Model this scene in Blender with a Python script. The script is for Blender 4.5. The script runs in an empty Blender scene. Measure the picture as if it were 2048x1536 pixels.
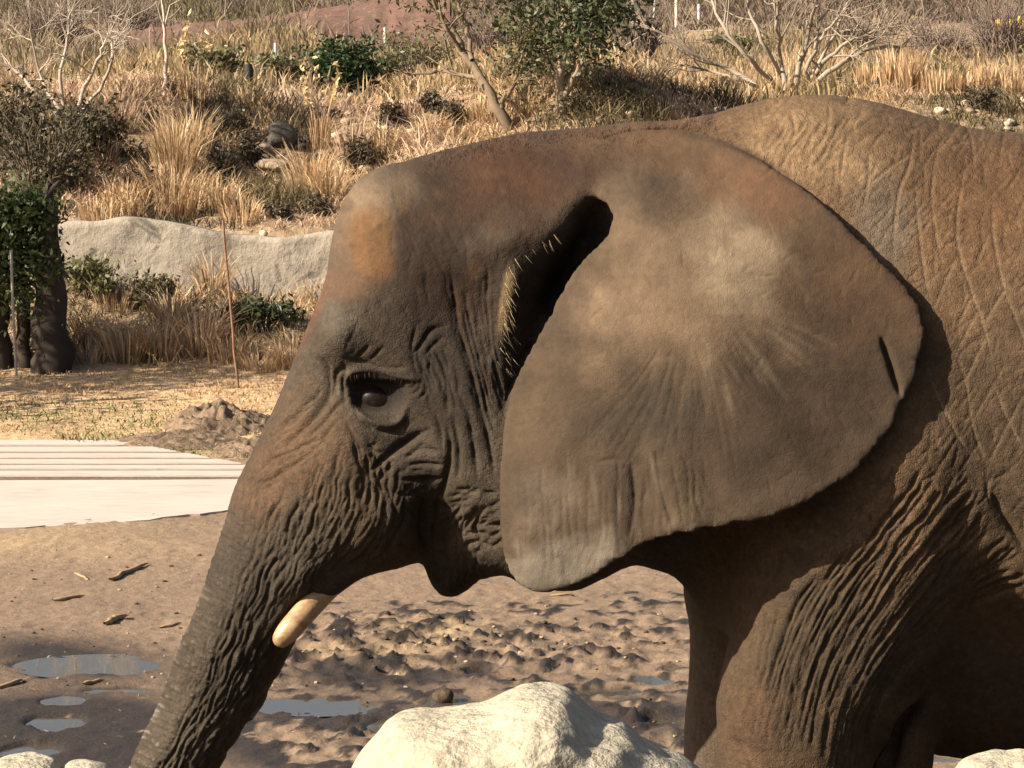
import bpy, bmesh, math, random
import numpy as np, time as _t
_t0 = _t.time()
from mathutils import Vector, Matrix

scene = bpy.context.scene
COL = scene.collection
R = math.radians
rng = np.random.default_rng(7)
random.seed(7)

# ------------------------------------------------------------------ camera
FPX = 8000.0                      # focal length in pixels of the 2048 px wide photograph
CAM = np.array([0.0, -10.0, 2.6])
PITCH = math.atan(738.0 / FPX)
cam_d = bpy.data.cameras.new('camera')
cam_d.sensor_width = 36.0
cam_d.lens = 36.0 * FPX / 2048.0
cam_d.clip_start = 0.1
cam_d.clip_end = 1500
cam = bpy.data.objects.new('camera', cam_d)
COL.objects.link(cam)
cam.location = CAM
cam.rotation_euler = (math.pi / 2 - PITCH, 0, 0)
scene.camera = cam

# ------------------------------------------------------------------ sky, sun, exposure
SUN_DIR = Vector((-2.2, -1.0, 1.45)).normalized()        # towards the sun
elev = math.asin(SUN_DIR.z)
world = bpy.data.worlds.new('World')
scene.world = world
world.use_nodes = True
wn = world.node_tree
wn.nodes.clear()
sky = wn.nodes.new('ShaderNodeTexSky')
sky.sky_type = 'NISHITA'
sky.sun_disc = False
sky.dust_density = 4.0
sky.sun_elevation = elev
sky.sun_rotation = math.atan2(SUN_DIR.x, SUN_DIR.y)
bgn = wn.nodes.new('ShaderNodeBackground')
bgn.inputs['Strength'].default_value = 0.05
wo = wn.nodes.new('ShaderNodeOutputWorld')
wn.links.new(sky.outputs[0], bgn.inputs[0])
wn.links.new(bgn.outputs[0], wo.inputs[0])
sun_d = bpy.data.lights.new('sun', 'SUN')
sun_d.energy = 5.0
sun_d.angle = R(0.5)
sun_d.color = (1.0, 0.89, 0.73)
sun = bpy.data.objects.new('sun', sun_d)
COL.objects.link(sun)
sun.rotation_euler = SUN_DIR.to_track_quat('Z', 'Y').to_euler()
scene.view_settings.view_transform = 'Standard'
scene.view_settings.look = 'None'
scene.view_settings.exposure = 1.25
scene.view_settings.gamma = 1.0

# ------------------------------------------------------------------ helpers
_cp, _sp = math.cos(PITCH), math.sin(PITCH)
def P(u, v, Y=0.0):
    """where the sight line through photo position (u, v) meets the plane y = Y"""
    a = (u - 1024.0) / FPX
    b = (768.0 - v) / FPX
    dy = _cp + b * _sp
    dz = -_sp + b * _cp
    t = (Y - CAM[1]) / dy
    return Vector((a * t, Y, CAM[2] + dz * t))
def G(u, v, Z=0.0):
    """the same for the plane z = Z"""
    a = (u - 1024.0) / FPX
    b = (768.0 - v) / FPX
    dy = _cp + b * _sp
    dz = -_sp + b * _cp
    t = (Z - CAM[2]) / dz
    return Vector((a * t, CAM[1] + dy * t, Z))
def chart(co):
    """photo position of points, used to measure where on a surface a traced mark belongs"""
    d = co - CAM
    fy = d[:, 1] * _cp - d[:, 2] * _sp
    uy = d[:, 1] * _sp + d[:, 2] * _cp
    return 1024 + FPX * d[:, 0] / fy, 768 - FPX * uy / fy

def tag(o, label=None, cat=None, group=None, kind=None):
    if label: o['label'] = label
    if cat: o['category'] = cat
    if group: o['group'] = group
    if kind: o['kind'] = kind
    return o
def empty(name, loc=(0, 0, 0), rz=0.0):
    o = bpy.data.objects.new(name, None)
    o.location = loc
    o.rotation_euler = (0, 0, rz)
    o.empty_display_size = 0.1
    COL.objects.link(o)
    return o
def link_mesh(name, me, mat=None, parent=None, smooth=True):
    if mat is not None and not me.materials:
        me.materials.append(mat)
    if smooth and len(me.polygons):
        me.polygons.foreach_set('use_smooth', np.ones(len(me.polygons), dtype=bool))
    o = bpy.data.objects.new(name, me)
    COL.objects.link(o)
    if parent is not None:
        o.parent = parent
    return o
def np_mesh(name, verts, faces):
    """verts (n,3); faces (m,3) or (m,4) int array, or a list of such arrays"""
    me = bpy.data.meshes.new(name)
    if not isinstance(faces, list):
        faces = [faces]
    faces = [np.asarray(f, dtype=np.int32) for f in faces if len(f)]
    nl = sum(f.size for f in faces)
    npoly = sum(len(f) for f in faces)
    me.vertices.add(len(verts))
    me.vertices.foreach_set('co', np.asarray(verts, dtype=np.float32).ravel())
    me.loops.add(nl)
    me.polygons.add(npoly)
    me.loops.foreach_set('vertex_index', np.concatenate([f.ravel() for f in faces]))
    st = []
    o = 0
    for f in faces:
        st.append(np.arange(len(f)) * f.shape[1] + o)
        o += f.size
    me.polygons.foreach_set('loop_start', np.concatenate(st).astype(np.int32))
    me.update(calc_edges=True)
    return me
def set_col(me, name, rgb):
    at = me.color_attributes.new(name, 'FLOAT_COLOR', 'POINT')
    c = np.ones((len(me.vertices), 4), dtype=np.float32)
    c[:, :3] = rgb
    at.data.foreach_set('color', c.ravel())

# ---- value noise
def vnoise2(x, y, seed=0):
    def h(i, j):
        n = (i * 374761393 + j * 668265263 + seed * 1442695041) & 0xffffffff
        n = ((n ^ (n >> 13)) * 1274126177) & 0xffffffff
        return ((n ^ (n >> 16)) & 0xffff) / 65535.0
    xi = np.floor(x).astype(np.int64); yi = np.floor(y).astype(np.int64)
    fx = x - xi; fy = y - yi
    fx = fx * fx * (3 - 2 * fx); fy = fy * fy * (3 - 2 * fy)
    a = h(xi, yi); b = h(xi + 1, yi); c = h(xi, yi + 1); d = h(xi + 1, yi + 1)
    return (a * (1 - fx) + b * fx) * (1 - fy) + (c * (1 - fx) + d * fx) * fy
def fbm2(x, y, oct=4, seed=0):
    s = 0; a = 0.5; t = 0
    for k in range(oct):
        s = s + a * vnoise2(x * 2 ** k + 17.3 * k, y * 2 ** k - 9.1 * k, seed + k)
        t += a; a *= 0.5
    return s / t

def spline(pts, n=6, closed=False):
    """Catmull-Rom through points"""
    p = np.asarray(pts, dtype=float)
    N = len(p)
    out = []
    rngk = range(N) if closed else range(N - 1)
    for i in rngk:
        if closed:
            a, b, c, d = p[(i - 1) % N], p[i], p[(i + 1) % N], p[(i + 2) % N]
        else:
            a, b, c, d = p[max(i - 1, 0)], p[i], p[i + 1], p[min(i + 2, N - 1)]
        for t in np.arange(n) / n:
            out.append(0.5 * (2 * b + (c - a) * t + (2 * a - 5 * b + 4 * c - d) * t * t + (3 * b - a - 3 * c + d) * t ** 3))
    if not closed: out.append(p[-1])
    return np.array(out)
# ---- shader helper
class NT:
    def __init__(self, name):
        self.m = bpy.data.materials.new(name)
        self.m.use_nodes = True
        self.t = self.m.node_tree
        self.bsdf = self.t.nodes['Principled BSDF']
        self.out = self.t.nodes['Material Output']
    def n(self, typ, **kw):
        nd = self.t.nodes.new('ShaderNode' + typ)
        for k, v in kw.items():
            if k in ('operation', 'blend_type', 'data_type', 'feature', 'distance', 'attribute_name', 'noise_dimensions', 'voronoi_dimensions', 'attribute_type', 'wave_type', 'bands_direction', 'noise_type', 'clamp_factor'):
                setattr(nd, k, v)
            else:
                nd.inputs[k.replace('_', ' ')].default_value = v
        return nd
    def l(self, a, b):
        self.t.links.new(a, b)
    def coord(self, scale=(1, 1, 1), rot=(0, 0, 0), kind='Object'):
        tc = self.t.nodes.new('ShaderNodeTexCoord')
        mp = self.t.nodes.new('ShaderNodeMapping')
        mp.inputs['Scale'].default_value = scale
        mp.inputs['Rotation'].default_value = rot
        self.l(tc.outputs[kind], mp.inputs['Vector'])
        return mp.outputs[0]
    def noise(self, vec, scale, detail=4, rough=0.55, dist=0.0):
        nd = self.n('TexNoise', Scale=scale, Detail=detail, Roughness=rough, Distortion=dist)
        if vec is not None: self.l(vec, nd.inputs['Vector'])
        return nd.outputs['Fac']
    def ramp(self, fac, stops):
        nd = self.t.nodes.new('ShaderNodeValToRGB')
        el = nd.color_ramp.elements
        while len(el) < len(stops): el.new(0.5)
        for e, (p, c) in zip(el, stops):
            e.position = p
            e.color = (c, c, c, 1) if isinstance(c, (int, float)) else (*c, 1)
        self.l(fac, nd.inputs[0])
        return nd.outputs[0]
    def mix(self, fac, a, b, mode='MIX'):
        nd = self.t.nodes.new('ShaderNodeMix')
        nd.data_type = 'RGBA'; nd.blend_type = mode
        for s, val in ((nd.inputs[0], fac), (nd.inputs[6], a), (nd.inputs[7], b)):
            if hasattr(val, 'is_output') or isinstance(val, bpy.types.NodeSocket): self.l(val, s)
            elif isinstance(val, (int, float)): s.default_value = val if s == nd.inputs[0] else (val, val, val, 1)
            else: s.default_value = (*val, 1)
        return nd.outputs[2]
    def math(self, op, a, b=0.0):
        nd = self.t.nodes.new('ShaderNodeMath'); nd.operation = op
        for s, val in ((nd.inputs[0], a), (nd.inputs[1], b)):
            if isinstance(val, bpy.types.NodeSocket): self.l(val, s)
            else: s.default_value = val
        return nd.outputs[0]
    def bump(self, h, strength=0.3, dist=0.01, normal=None):
        nd = self.n('Bump', Strength=strength, Distance=dist)
        self.l(h, nd.inputs['Height'])
        if normal is not None: self.l(normal, nd.inputs['Normal'])
        return nd.outputs[0]
    def attr(self, name):
        nd = self.t.nodes.new('ShaderNodeAttribute'); nd.attribute_name = name
        return nd.outputs['Color']
    def set(self, color=None, rough=None, normal=None, spec=0.3):
        b = self.bsdf
        for key, val in (('Base Color', color), ('Roughness', rough), ('Normal', normal)):
            if val is None: continue
            if isinstance(val, bpy.types.NodeSocket): self.l(val, b.inputs[key])
            elif key == 'Base Color': b.inputs[key].default_value = (*val, 1)
            else: b.inputs[key].default_value = val
        b.inputs['Specular IOR Level'].default_value = spec
        return self.m
# ================================================================== terrain
def sstep(a, b, t):
    t = np.clip((t - a) / (b - a), 0, 1)
    return t * t * (3 - 2 * t)
WALL_Y = 19.0
def terrain(x, y):
    x = np.asarray(x, float); y = np.asarray(y, float)
    z = 0.14 * sstep(13.8, 17.5, y)
    z = z + 0.42 * sstep(17.4, 18.9, y) * (1 + .3 * np.sin(x * 1.9 + 1))
    z = z + 0.50 * sstep(19.05, 19.25, y) + (0.85 * sstep(19.2, 22.4, y)) * (1 + .06 * np.sin(x * 1.3))
    z = z + 0.55 * sstep(23, 60, y) + 4.2 * sstep(55, 150, y) + 30 * sstep(140, 600, y)
    rough = sstep(17.3, 18.2, y) * (1 - .7 * sstep(22.4, 24, y))
    z = z + rough * ((fbm2(x * 1.1 + 5, y * 1.1, 4, 31) - .5) * .42)
    z = z + 0.03 * (fbm2(x * .7, y * .7, 3, 33) - .5) * sstep(12, 15, y)
    z = z + 1.0 * (1 - sstep(-3.6, -2.1, y))
    return z
def hit(u, v, off=0.0, y0=3.0):
    """the point of the terrain seen along a sight line"""
    a = (u - 1024.0) / FPX; b = (768.0 - v) / FPX
    dy = _cp + b * _sp; dz = -_sp + b * _cp
    ys = np.concatenate([np.arange(y0, 30, .02), np.arange(30, 140, .1)])
    t = (ys + 10) / dy
    below = CAM[2] + dz * t < terrain(a * t, ys) + off
    k = int(np.argmax(below)) if below.any() else len(ys) - 1
    return Vector((a * t[k], ys[k], float(terrain(a * t[k], ys[k]))))
PX = lambda y: FPX / (y + 10.0)          # photo pixels per metre at depth y

def grid_mesh(name, xs, ys, zf):
    X, Y = np.meshgrid(xs, ys, indexing='ij')
    Z = zf(X, Y)
    n, m = X.shape
    i = np.arange(n * m).reshape(n, m)
    f = np.stack([i[:-1, :-1], i[1:, :-1], i[1:, 1:], i[:-1, 1:]], -1).reshape(-1, 4)
    return np_mesh(name, np.stack([X, Y, Z], -1).reshape(-1, 3), f), X.ravel(), Y.ravel()

# ---- materials of the setting
k = NT('dry_earth')
oc = k.coord()
n1 = k.noise(oc, 1.3, 6, .6); n2 = k.noise(oc, 14, 5, .65); n3 = k.noise(oc, 60, 4, .7)
c = k.ramp(n1, [(.3, (.27, .185, .115)), (.5, (.36, .26, .165)), (.7, (.23, .16, .10))])
c = k.mix(1.0, c, k.ramp(n2, [(.25, .5), (.8, 1.35)]), 'MULTIPLY')
c = k.mix(1.0, c, k.attr('zone'), 'MULTIPLY')
M_EARTH = k.set(color=c, rough=.95, normal=k.bump(n3, .5, .02, k.bump(n2, .7, .05)), spec=.1)

k = NT('mud')
oc = k.coord()
vc = k.attr('tone')
sep = k.t.nodes.new('ShaderNodeSeparateColor'); k.l(vc, sep.inputs[0])
wet, dry = sep.outputs[0], sep.outputs[1]
n1 = k.noise(oc, 2.2, 6, .6, .3); n2 = k.noise(k.coord((1, .7, 1)), 26, 5, .7); n3 = k.noise(oc, 90, 4, .7)
c = k.ramp(n1, [(.3, (.29, .196, .128)), (.52, (.37, .256, .168)), (.72, (.325, .222, .145))])
c = k.mix(dry, c, (.58, .41, .235))
c = k.mix(1.0, c, k.ramp(n2, [(.3, .72), (.7, 1.18)]), 'MULTIPLY')
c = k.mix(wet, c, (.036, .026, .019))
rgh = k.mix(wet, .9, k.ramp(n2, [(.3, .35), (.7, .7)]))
M_MUD = k.set(color=c, rough=rgh, normal=k.bump(n3, .45, .008, k.bump(n2, .5, .02)), spec=.3)

k = NT('puddle_water')
oc = k.coord()
k.bsdf.inputs['IOR'].default_value = 1.5
M_WATER = k.set(color=(.075, .06, .045), rough=.03, normal=k.bump(k.noise(oc, 9, 3, .6), .06, .004), spec=.8)

k = NT('pale_concrete')
oc = k.coord()
n1 = k.noise(oc, 1.6, 5, .6); n2 = k.noise(k.coord((.5, 3, 1)), 8, 5, .7)
c = k.ramp(n1, [(.3, (.44, .385, .335)), (.7, (.50, .44, .385))])
c = k.mix(1.0, c, k.ramp(n2, [(.25, .80), (.6, 1.03)]), 'MULTIPLY')
c = k.mix(k.ramp(k.noise(k.coord((1, 2.5, 1)), 2.6, 6, .7, .5), [(.56, 0.0), (.74, .55)]), c, (.27, .195, .135))
M_SLAB = k.set(color=c, rough=.8, normal=k.bump(n2, .25, .01), spec=.25)

k = NT('rough_mortar')
oc = k.coord()
n1 = k.noise(oc, 1.1, 6, .62, .4); n2 = k.noise(oc, 9, 5, .7); n3 = k.noise(oc, 3.1, 4, .6, .6)
c = k.ramp(n1, [(.3, (.275, .235, .19)), (.55, (.34, .295, .24)), (.75, (.25, .215, .175))])
c = k.mix(1.0, c, k.ramp(n2, [(.3, .78), (.7, 1.12)]), 'MULTIPLY')
c = k.mix(k.ramp(n3, [(.56, 0.0), (.63, .8)]), c, (.10, .09, .075))
M_WALL = k.set(color=c, rough=.95, normal=k.bump(n2, .7, .03), spec=.1)

k = NT('limestone')
oc = k.coord()
n1 = k.noise(oc, 7, 6, .62); n2 = k.noise(oc, 38, 5, .7); n3 = k.noise(oc, 20, 4, .6, 0)
c = k.ramp(n1, [(.3, (.33, .29, .215)), (.55, (.40, .355, .27)), (.75, (.35, .31, .235))])
c = k.mix(k.ramp(n3, [(.57, 0.0), (.70, .55)]), c, (.235, .18, .13))
c = k.mix(1.0, c, k.ramp(n2, [(.25, .72), (.65, 1.06)]), 'MULTIPLY')
M_LIME = k.set(color=c, rough=.92, normal=k.bump(n2, .55, .012, k.bump(n3, .6, .03)), spec=.15)

def stone_mat(name, c0, c1):
    k = NT(name); oc = k.coord()
    n1 = k.noise(oc, 5, 5, .6); n2 = k.noise(oc, 30, 5, .7)
    c = k.mix(1.0, k.ramp(n1, [(.3, c0), (.7, c1)]), k.ramp(n2, [(.25, .7), (.7, 1.15)]), 'MULTIPLY')
    return k.set(color=c, rough=.95, normal=k.bump(n2, .6, .03), spec=.1)
M_ROCK_PALE = stone_mat('pale_stone', (.40, .33, .24), (.55, .46, .34))
M_ROCK_TAN = stone_mat('tan_stone', (.26, .20, .14), (.38, .29, .20))
M_ROCK_DARK = stone_mat('dark_stone', (.055, .048, .042), (.11, .095, .08))
M_DIRT_SHADE = stone_mat('groove_dirt_shade', (.13, .09, .065), (.22, .16, .12))
M_CLOD = stone_mat('dark_clod', (.055, .040, .028), (.11, .08, .055))

# ---- the ground, one sheet to the horizon
xs = np.concatenate([-np.geomspace(600, 6.5, 22), np.arange(-6, 6.01, .12), np.geomspace(6.5, 600, 22)])
ys = np.concatenate([-np.geomspace(300, 12.2, 10), np.arange(-12, 13, .5), np.arange(13, 24, .10), np.arange(24, 60, .8), np.geomspace(60, 900, 40)])
def ground_z(X, Y):
    z = terrain(X, Y)
    return z - np.where((np.abs(X) < 3.7) & (Y > 3.2) & (Y < 12.6), .12, 0.0)
me, X_, Y_ = grid_mesh('ground', xs, ys, ground_z)
tf = (sstep(13.4, 14.2, Y_) * (1 - sstep(17.2, 17.9, Y_)))[:, None]      # thatch of the turf
bounce_cut = (1 - sstep(2.6, 3.6, Y_))[:, None]  # unseen near ground darkened to cut bounce light on the elephant
set_col(me, 'zone', (1 + tf * np.array([.62, .55, .42])) * (1 - .65 * bounce_cut))
ground = tag(link_mesh('ground', me, M_EARTH), 'bare earth rising into a weedy bank behind the elephant', kind='structure')

# ---- the muddy yard behind the elephant
PUD = [(215, 1335, 125, 17), (262, 1384, 62, 6), (105, 1405, 46, 9), (112, 1447, 44, 13), (25, 1508, 70, 13), (640, 1413, 96, 13), (757, 1462, 44, 19), (915, 1412, 66, 20), (1245, 1417, 34, 7), (1290, 1358, 44, 9), (1200, 1384, 60, 8),
       (1325, 1445, 40, 8), (1890, 1520, 60, 9), (610, 1320, 34, 6), (960, 1346, 36, 5), (90, 1330, 60, 9)]
PUDW = []
for (u, v_, a, b) in PUD:
    c0 = G(u, v_, 0); d = c0.y + 10
    PUDW.append((c0.x, c0.y, a / FPX * d, b * d * d / (FPX * 2.6)))
def pud_mask(X, Y):
    m = np.zeros(X.shape)
    w = (fbm2(X * 6, Y * 3, 4, 41) - .5) * 2.0
    for (x, y, a, b) in PUDW:
        m = np.maximum(m, 1.25 - np.sqrt(((X - x) / a) ** 2 + ((Y - y) / b) ** 2) + w)
    return m
def churn_mask(X, Y):
    u, v_ = chart(np.stack([X.ravel(), Y.ravel(), np.zeros(X.size)], 1))
    u = u.reshape(X.shape); v_ = v_.reshape(X.shape)
    def bl(a, b, ra, rb): return np.exp(-((u - a) / ra) ** 2 - ((v_ - b) / rb) ** 2)
    c = np.clip(bl(800, 1290, 300, 60) + bl(1150, 1310, 260, 50) + bl(640, 1340, 120, 40) + bl(1300, 1470, 130, 70) + .8 * bl(700, 1480, 180, 60) + .25 * bl(1300, 1220, 140, 40), 0, 1)
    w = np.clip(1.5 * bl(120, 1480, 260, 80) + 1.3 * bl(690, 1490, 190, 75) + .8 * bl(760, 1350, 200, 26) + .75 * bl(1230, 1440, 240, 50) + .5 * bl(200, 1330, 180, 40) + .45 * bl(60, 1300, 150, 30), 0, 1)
    d = np.clip(bl(880, 1262, 70, 20) + .7 * bl(100, 1080, 420, 40) + .7 * bl(760, 1310, 160, 16), 0, 1)
    return c, w, d
def crumb(X, Y): return fbm2(X * 15, Y * 9, 4, 55) - .60 + .10 * (fbm2(X * 3, Y * 2, 2, 56) - .5)
def yard_z(X, Y):
    c, w, d = churn_mask(X, Y)
    z = .004 + (fbm2(X * 1.4, Y * .9, 4, 50) - .5) * .035
    lump = fbm2(X * 13, Y * 9, 4, 51)
    rid = 1 - np.abs(fbm2(X * 7, Y * 4.5, 3, 52) - .5) * 4
    z = z + c * (np.clip(lump - .5, -.12, 1) * .04 + np.clip(rid, 0, 1) * .008)
    z = z + (c + .08) * np.tanh(np.clip(crumb(X, Y), 0, .3) * 16) * .026
    z = z + (fbm2(X * 24, Y * 16, 2, 53) - .5) * (.010 + .03 * c)
    pm = np.clip(pud_mask(X, Y) * 1.6, 0, 1)
    z = z * (1 - pm) + pm * (-.022)
    u, v_ = chart(np.stack([X.ravel(), Y.ravel(), np.zeros(X.size)], 1)); u = u.reshape(X.shape); v_ = v_.reshape(X.shape)
    lim = np.interp(u, [-1600, -420, 0, 200, 400, 460, 640], [1145, 1080, 1052, 1042, 1022, 1016, 985])
    z = z - .06 * sstep(0, 5, lim - v_) * (u < 655)
    ed = np.minimum(np.minimum(3.7 - np.abs(X), 12.6 - Y), Y - 3.2)
    return np.where(ed < .25, np.clip(ed / .25, 0, 1) * z + .004, z + .004)
me, X_, Y_ = grid_mesh('mud_yard', np.arange(-3.72, 3.721, .018), np.arange(3.18, 12.63, .032), yard_z)
c_, w_, d_ = churn_mask(X_, Y_)
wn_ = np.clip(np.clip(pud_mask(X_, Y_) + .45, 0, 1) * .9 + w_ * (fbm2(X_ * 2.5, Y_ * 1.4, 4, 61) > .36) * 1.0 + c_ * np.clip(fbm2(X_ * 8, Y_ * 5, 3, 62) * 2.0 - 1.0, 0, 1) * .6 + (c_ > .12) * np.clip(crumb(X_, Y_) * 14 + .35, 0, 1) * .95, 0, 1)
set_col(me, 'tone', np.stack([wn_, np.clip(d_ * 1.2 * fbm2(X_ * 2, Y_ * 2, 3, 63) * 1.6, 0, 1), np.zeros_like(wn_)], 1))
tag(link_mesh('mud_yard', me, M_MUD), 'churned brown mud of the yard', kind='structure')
for i, (x, y, a, b) in enumerate(PUDW):
    n = 40
    th = np.linspace(0, 2 * math.pi, n, endpoint=False)
    vv = np.stack([x + 1.55 * a * np.cos(th), y + 1.55 * b * np.sin(th), np.full(n, .004 - .0009 * i)], 1)
    bm = bmesh.new(); bm.faces.new([bm.verts.new(p) for p in vv]); mm = bpy.data.meshes.new('puddle'); bm.to_mesh(mm); bm.free()
    tag(link_mesh('puddle', mm, M_WATER, smooth=False), 'shallow rain puddle lying in the mud', kind='structure')

# ---- concrete pad with a ribbed far half
def prism(name, pts, z0, z1, bev=0.0):
    bm = bmesh.new()
    b_ = [bm.verts.new((p[0], p[1], z0)) for p in pts]; t_ = [bm.verts.new((p[0], p[1], z1)) for p in pts]
    bm.faces.new(t_); bm.faces.new(b_[::-1])
    for i in range(len(pts)):
        j = (i + 1) % len(pts); bm.faces.new((b_[i], b_[j], t_[j], t_[i]))
    bmesh.ops.recalc_face_normals(bm, faces=bm.faces)
    if bev: bmesh.ops.bevel(bm, geom=list(bm.edges), offset=bev, segments=2, affect='EDGES')
    me = bpy.data.meshes.new(name); bm.to_mesh(me); bm.free()
    return me
ZS = .014
def gp(u, v_): p = G(u, v_, ZS); return (p.x, p.y)
lowp = spline([(-1600, 1150), (-420, 1085), (-200, 1070), (0, 1056), (90, 1052), (200, 1046), (300, 1038), (400, 1026), (460, 1020), (560, 1008), (640, 990)], 4)
ragged = [(u, v_ + 1.2 * math.sin(u * .05) + .6 * math.sin(u * .13)) for u, v_ in lowp]
pad = prism('concrete_pad', [gp(*p) for p in ragged] + [gp(650, 957), gp(300, 959.5), gp(-1600, 965)], -.14, ZS)
pad_o = tag(link_mesh('concrete_pad', pad, M_SLAB, smooth=False), 'pale concrete pad with a ribbed strip along its far side', kind='structure')
base = prism('concrete_base', [gp(660, 960), gp(600, 948), gp(228, 880), gp(-1600, 880), gp(-1600, 966)], -.14, ZS - .006)
link_mesh('pad_base', base, M_DIRT_SHADE, pad_o, False)  # brown fill: dirt in the grooves, painted step shadow in the wide gap
vs = [880, 893, 906, 918, 930, 941, 953]
for a, b in zip(vs[:-1], vs[1:]):
    g0, g1 = 0.5, (3.6 if b < 950 else 1.5)
    ru = lambda v_: 232 + (v_ - 880) * 5.4
    me = prism('rib', [gp(-1600, a + g0), gp(ru(a + g0), a + g0), gp(ru(b - g1), b - g1), gp(-1600, b - g1)], -.13, ZS + .002)
    link_mesh('rib', me, M_SLAB, pad_o, False)
# ================================================================== elephant
# The whole animal is one implicit solid: every mass is given by its side outline, its half width
# and how quickly it rounds off; the masses are blended, polygonised, refined and then creased.
H = 0.0134
gx = np.arange(-1.30, 3.12, H, dtype=np.float32)
gz = np.arange(-0.03, 2.56, H, dtype=np.float32)
gy = np.arange(-0.86, 0.861, H, dtype=np.float32)
XX, ZZ = np.meshgrid(gx, gz, indexing='ij')

def poly_dist(pts, X=XX, Z=ZZ):
    """signed distance to a closed polygon, positive inside"""
    pts = np.asarray(pts, dtype=np.float32)
    d2 = np.full(X.shape, 1e9, dtype=np.float32)
    ins = np.zeros(X.shape, dtype=bool)
    for a, b in zip(pts, np.roll(pts, -1, 0)):
        e = b - a
        t = np.clip(((X - a[0]) * e[0] + (Z - a[1]) * e[1]) / max(1e-9, float(e @ e)), 0, 1)
        d2 = np.minimum(d2, (X - a[0] - t * e[0]) ** 2 + (Z - a[1] - t * e[1]) ** 2)
        c = (a[1] > Z) != (b[1] > Z)
        with np.errstate(divide='ignore', invalid='ignore'):
            xi = a[0] + (Z - a[1]) * e[0] / (e[1] if e[1] != 0 else 1e-9)
        ins ^= c & (X < xi)
    d = np.sqrt(d2)
    return np.where(ins, d, -d)
def outline(pix, Y=0.0):
    return [(P(u, v, Y).x, P(u, v, Y).z) for u, v in pix]
def tps(px, pz, vals, X, Z, reg=2e-3):
    """thin-plate interpolation of scattered values"""
    px = np.asarray(px, float); pz = np.asarray(pz, float); vals = np.asarray(vals, float)
    n = len(px)
    def U(r2): return 0.5 * r2 * np.log(r2 + 1e-12)
    K = U((px[:, None] - px) ** 2 + (pz[:, None] - pz) ** 2) + reg * np.eye(n)
    Pm = np.stack([np.ones(n), px, pz], 1)
    A = np.zeros((n + 3, n + 3)); A[:n, :n] = K; A[:n, n:] = Pm; A[n:, :n] = Pm.T
    sol = np.linalg.solve(A, np.concatenate([vals, np.zeros(3)]))
    out = sol[n] + sol[n + 1] * X + sol[n + 2] * Z
    for i in range(n):
        out = out + sol[i] * U((X - px[i]) ** 2 + (Z - pz[i]) ** 2)
    return np.clip(out, vals.min(), vals.max()).astype(np.float32)
def blend_map(ctrl, Y=0.0):
    """ctrl: (u, v, value...) -> smooth maps of the values"""
    ps = [P(c[0], c[1], Y) for c in ctrl]
    return [tps([p.x for p in ps], [p.z for p in ps], [c[2 + k] for c in ctrl], XX, ZZ) for k in range(len(ctrl[0]) - 2)]
def blur(m, it=2):
    for _ in range(it):
        p = np.pad(m, 1, mode='edge')
        m = (4 * p[1:-1, 1:-1] + 2 * (p[:-2, 1:-1] + p[2:, 1:-1] + p[1:-1, :-2] + p[1:-1, 2:]) + p[:-2, :-2] + p[2:, 2:] + p[:-2, 2:] + p[2:, :-2]) / 16
    return m
def dome(u, v, ru, rv, amp, Y=-0.3, ang=0.0):
    """a soft swelling (or hollow) of the half width"""
    p = P(u, v, Y)
    du, dv = (XX - p.x) * 800, -(ZZ - p.z) * 800
    ca, sa = math.cos(R(ang)), math.sin(R(ang))
    a = du * ca + dv * sa; b = -du * sa + dv * ca
    return (amp * np.exp(-((a / ru) ** 2 + (b / rv) ** 2))).astype(np.float32)

class Mass:
    def __init__(self, y0, d, W, Rr, bumps=0.0, sym=False):
        s = np.minimum(d / Rr, 1.0)
        t2 = W * W * np.where(s > 0, 1 - (1 - s) ** 2, 2 * s)
        if not isinstance(bumps, float):
            T = np.sqrt(np.maximum(t2, 0))
            fade = np.clip(d / 0.05, 0, 1)
            T2 = np.maximum(T + bumps * fade, 0.004 * fade)
            t2 = np.where(d > 0, T2 * T2, t2)
        self.t2 = blur(t2.astype(np.float32), 3)
        gxx, gzz = np.gradient(self.t2, H)
        self.g2 = blur((gxx ** 2 + gzz ** 2).astype(np.float32), 1)
        self.y0 = y0
    def field(self, look, y):
        t2, g2 = look(self.t2), look(self.g2)
        yy = y - self.y0
        return (yy * yy - t2) / np.sqrt(4 * yy * yy + g2 + 0.0009)
class Sheet:
    """the flap of an ear: a curved sheet inside an outline"""
    def __init__(self, d, Y, th, side):
        self.d = blur(d.astype(np.float32), 1); self.Y = blur(Y, 3); self.th = th
        a, b = np.gradient(self.Y, H)
        self.s = np.sqrt(1 + np.minimum(a * a + b * b, 9)).astype(np.float32)
        self.side = side
    def field(self, look, y):
        a = np.abs(y * self.side - look(self.Y)) / look(self.s) - look(self.th)
        b = -look(self.d)
        k = 0.012
        h = np.clip(0.5 + 0.5 * (a - b) / k, 0, 1)
        return b + (a - b) * h + k * h * (1 - h)
def smin(a, b, k):
    h = np.clip(0.5 + 0.5 * (b - a) / k, 0, 1)
    return b + (a - b) * h - k * h * (1 - h)

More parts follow.
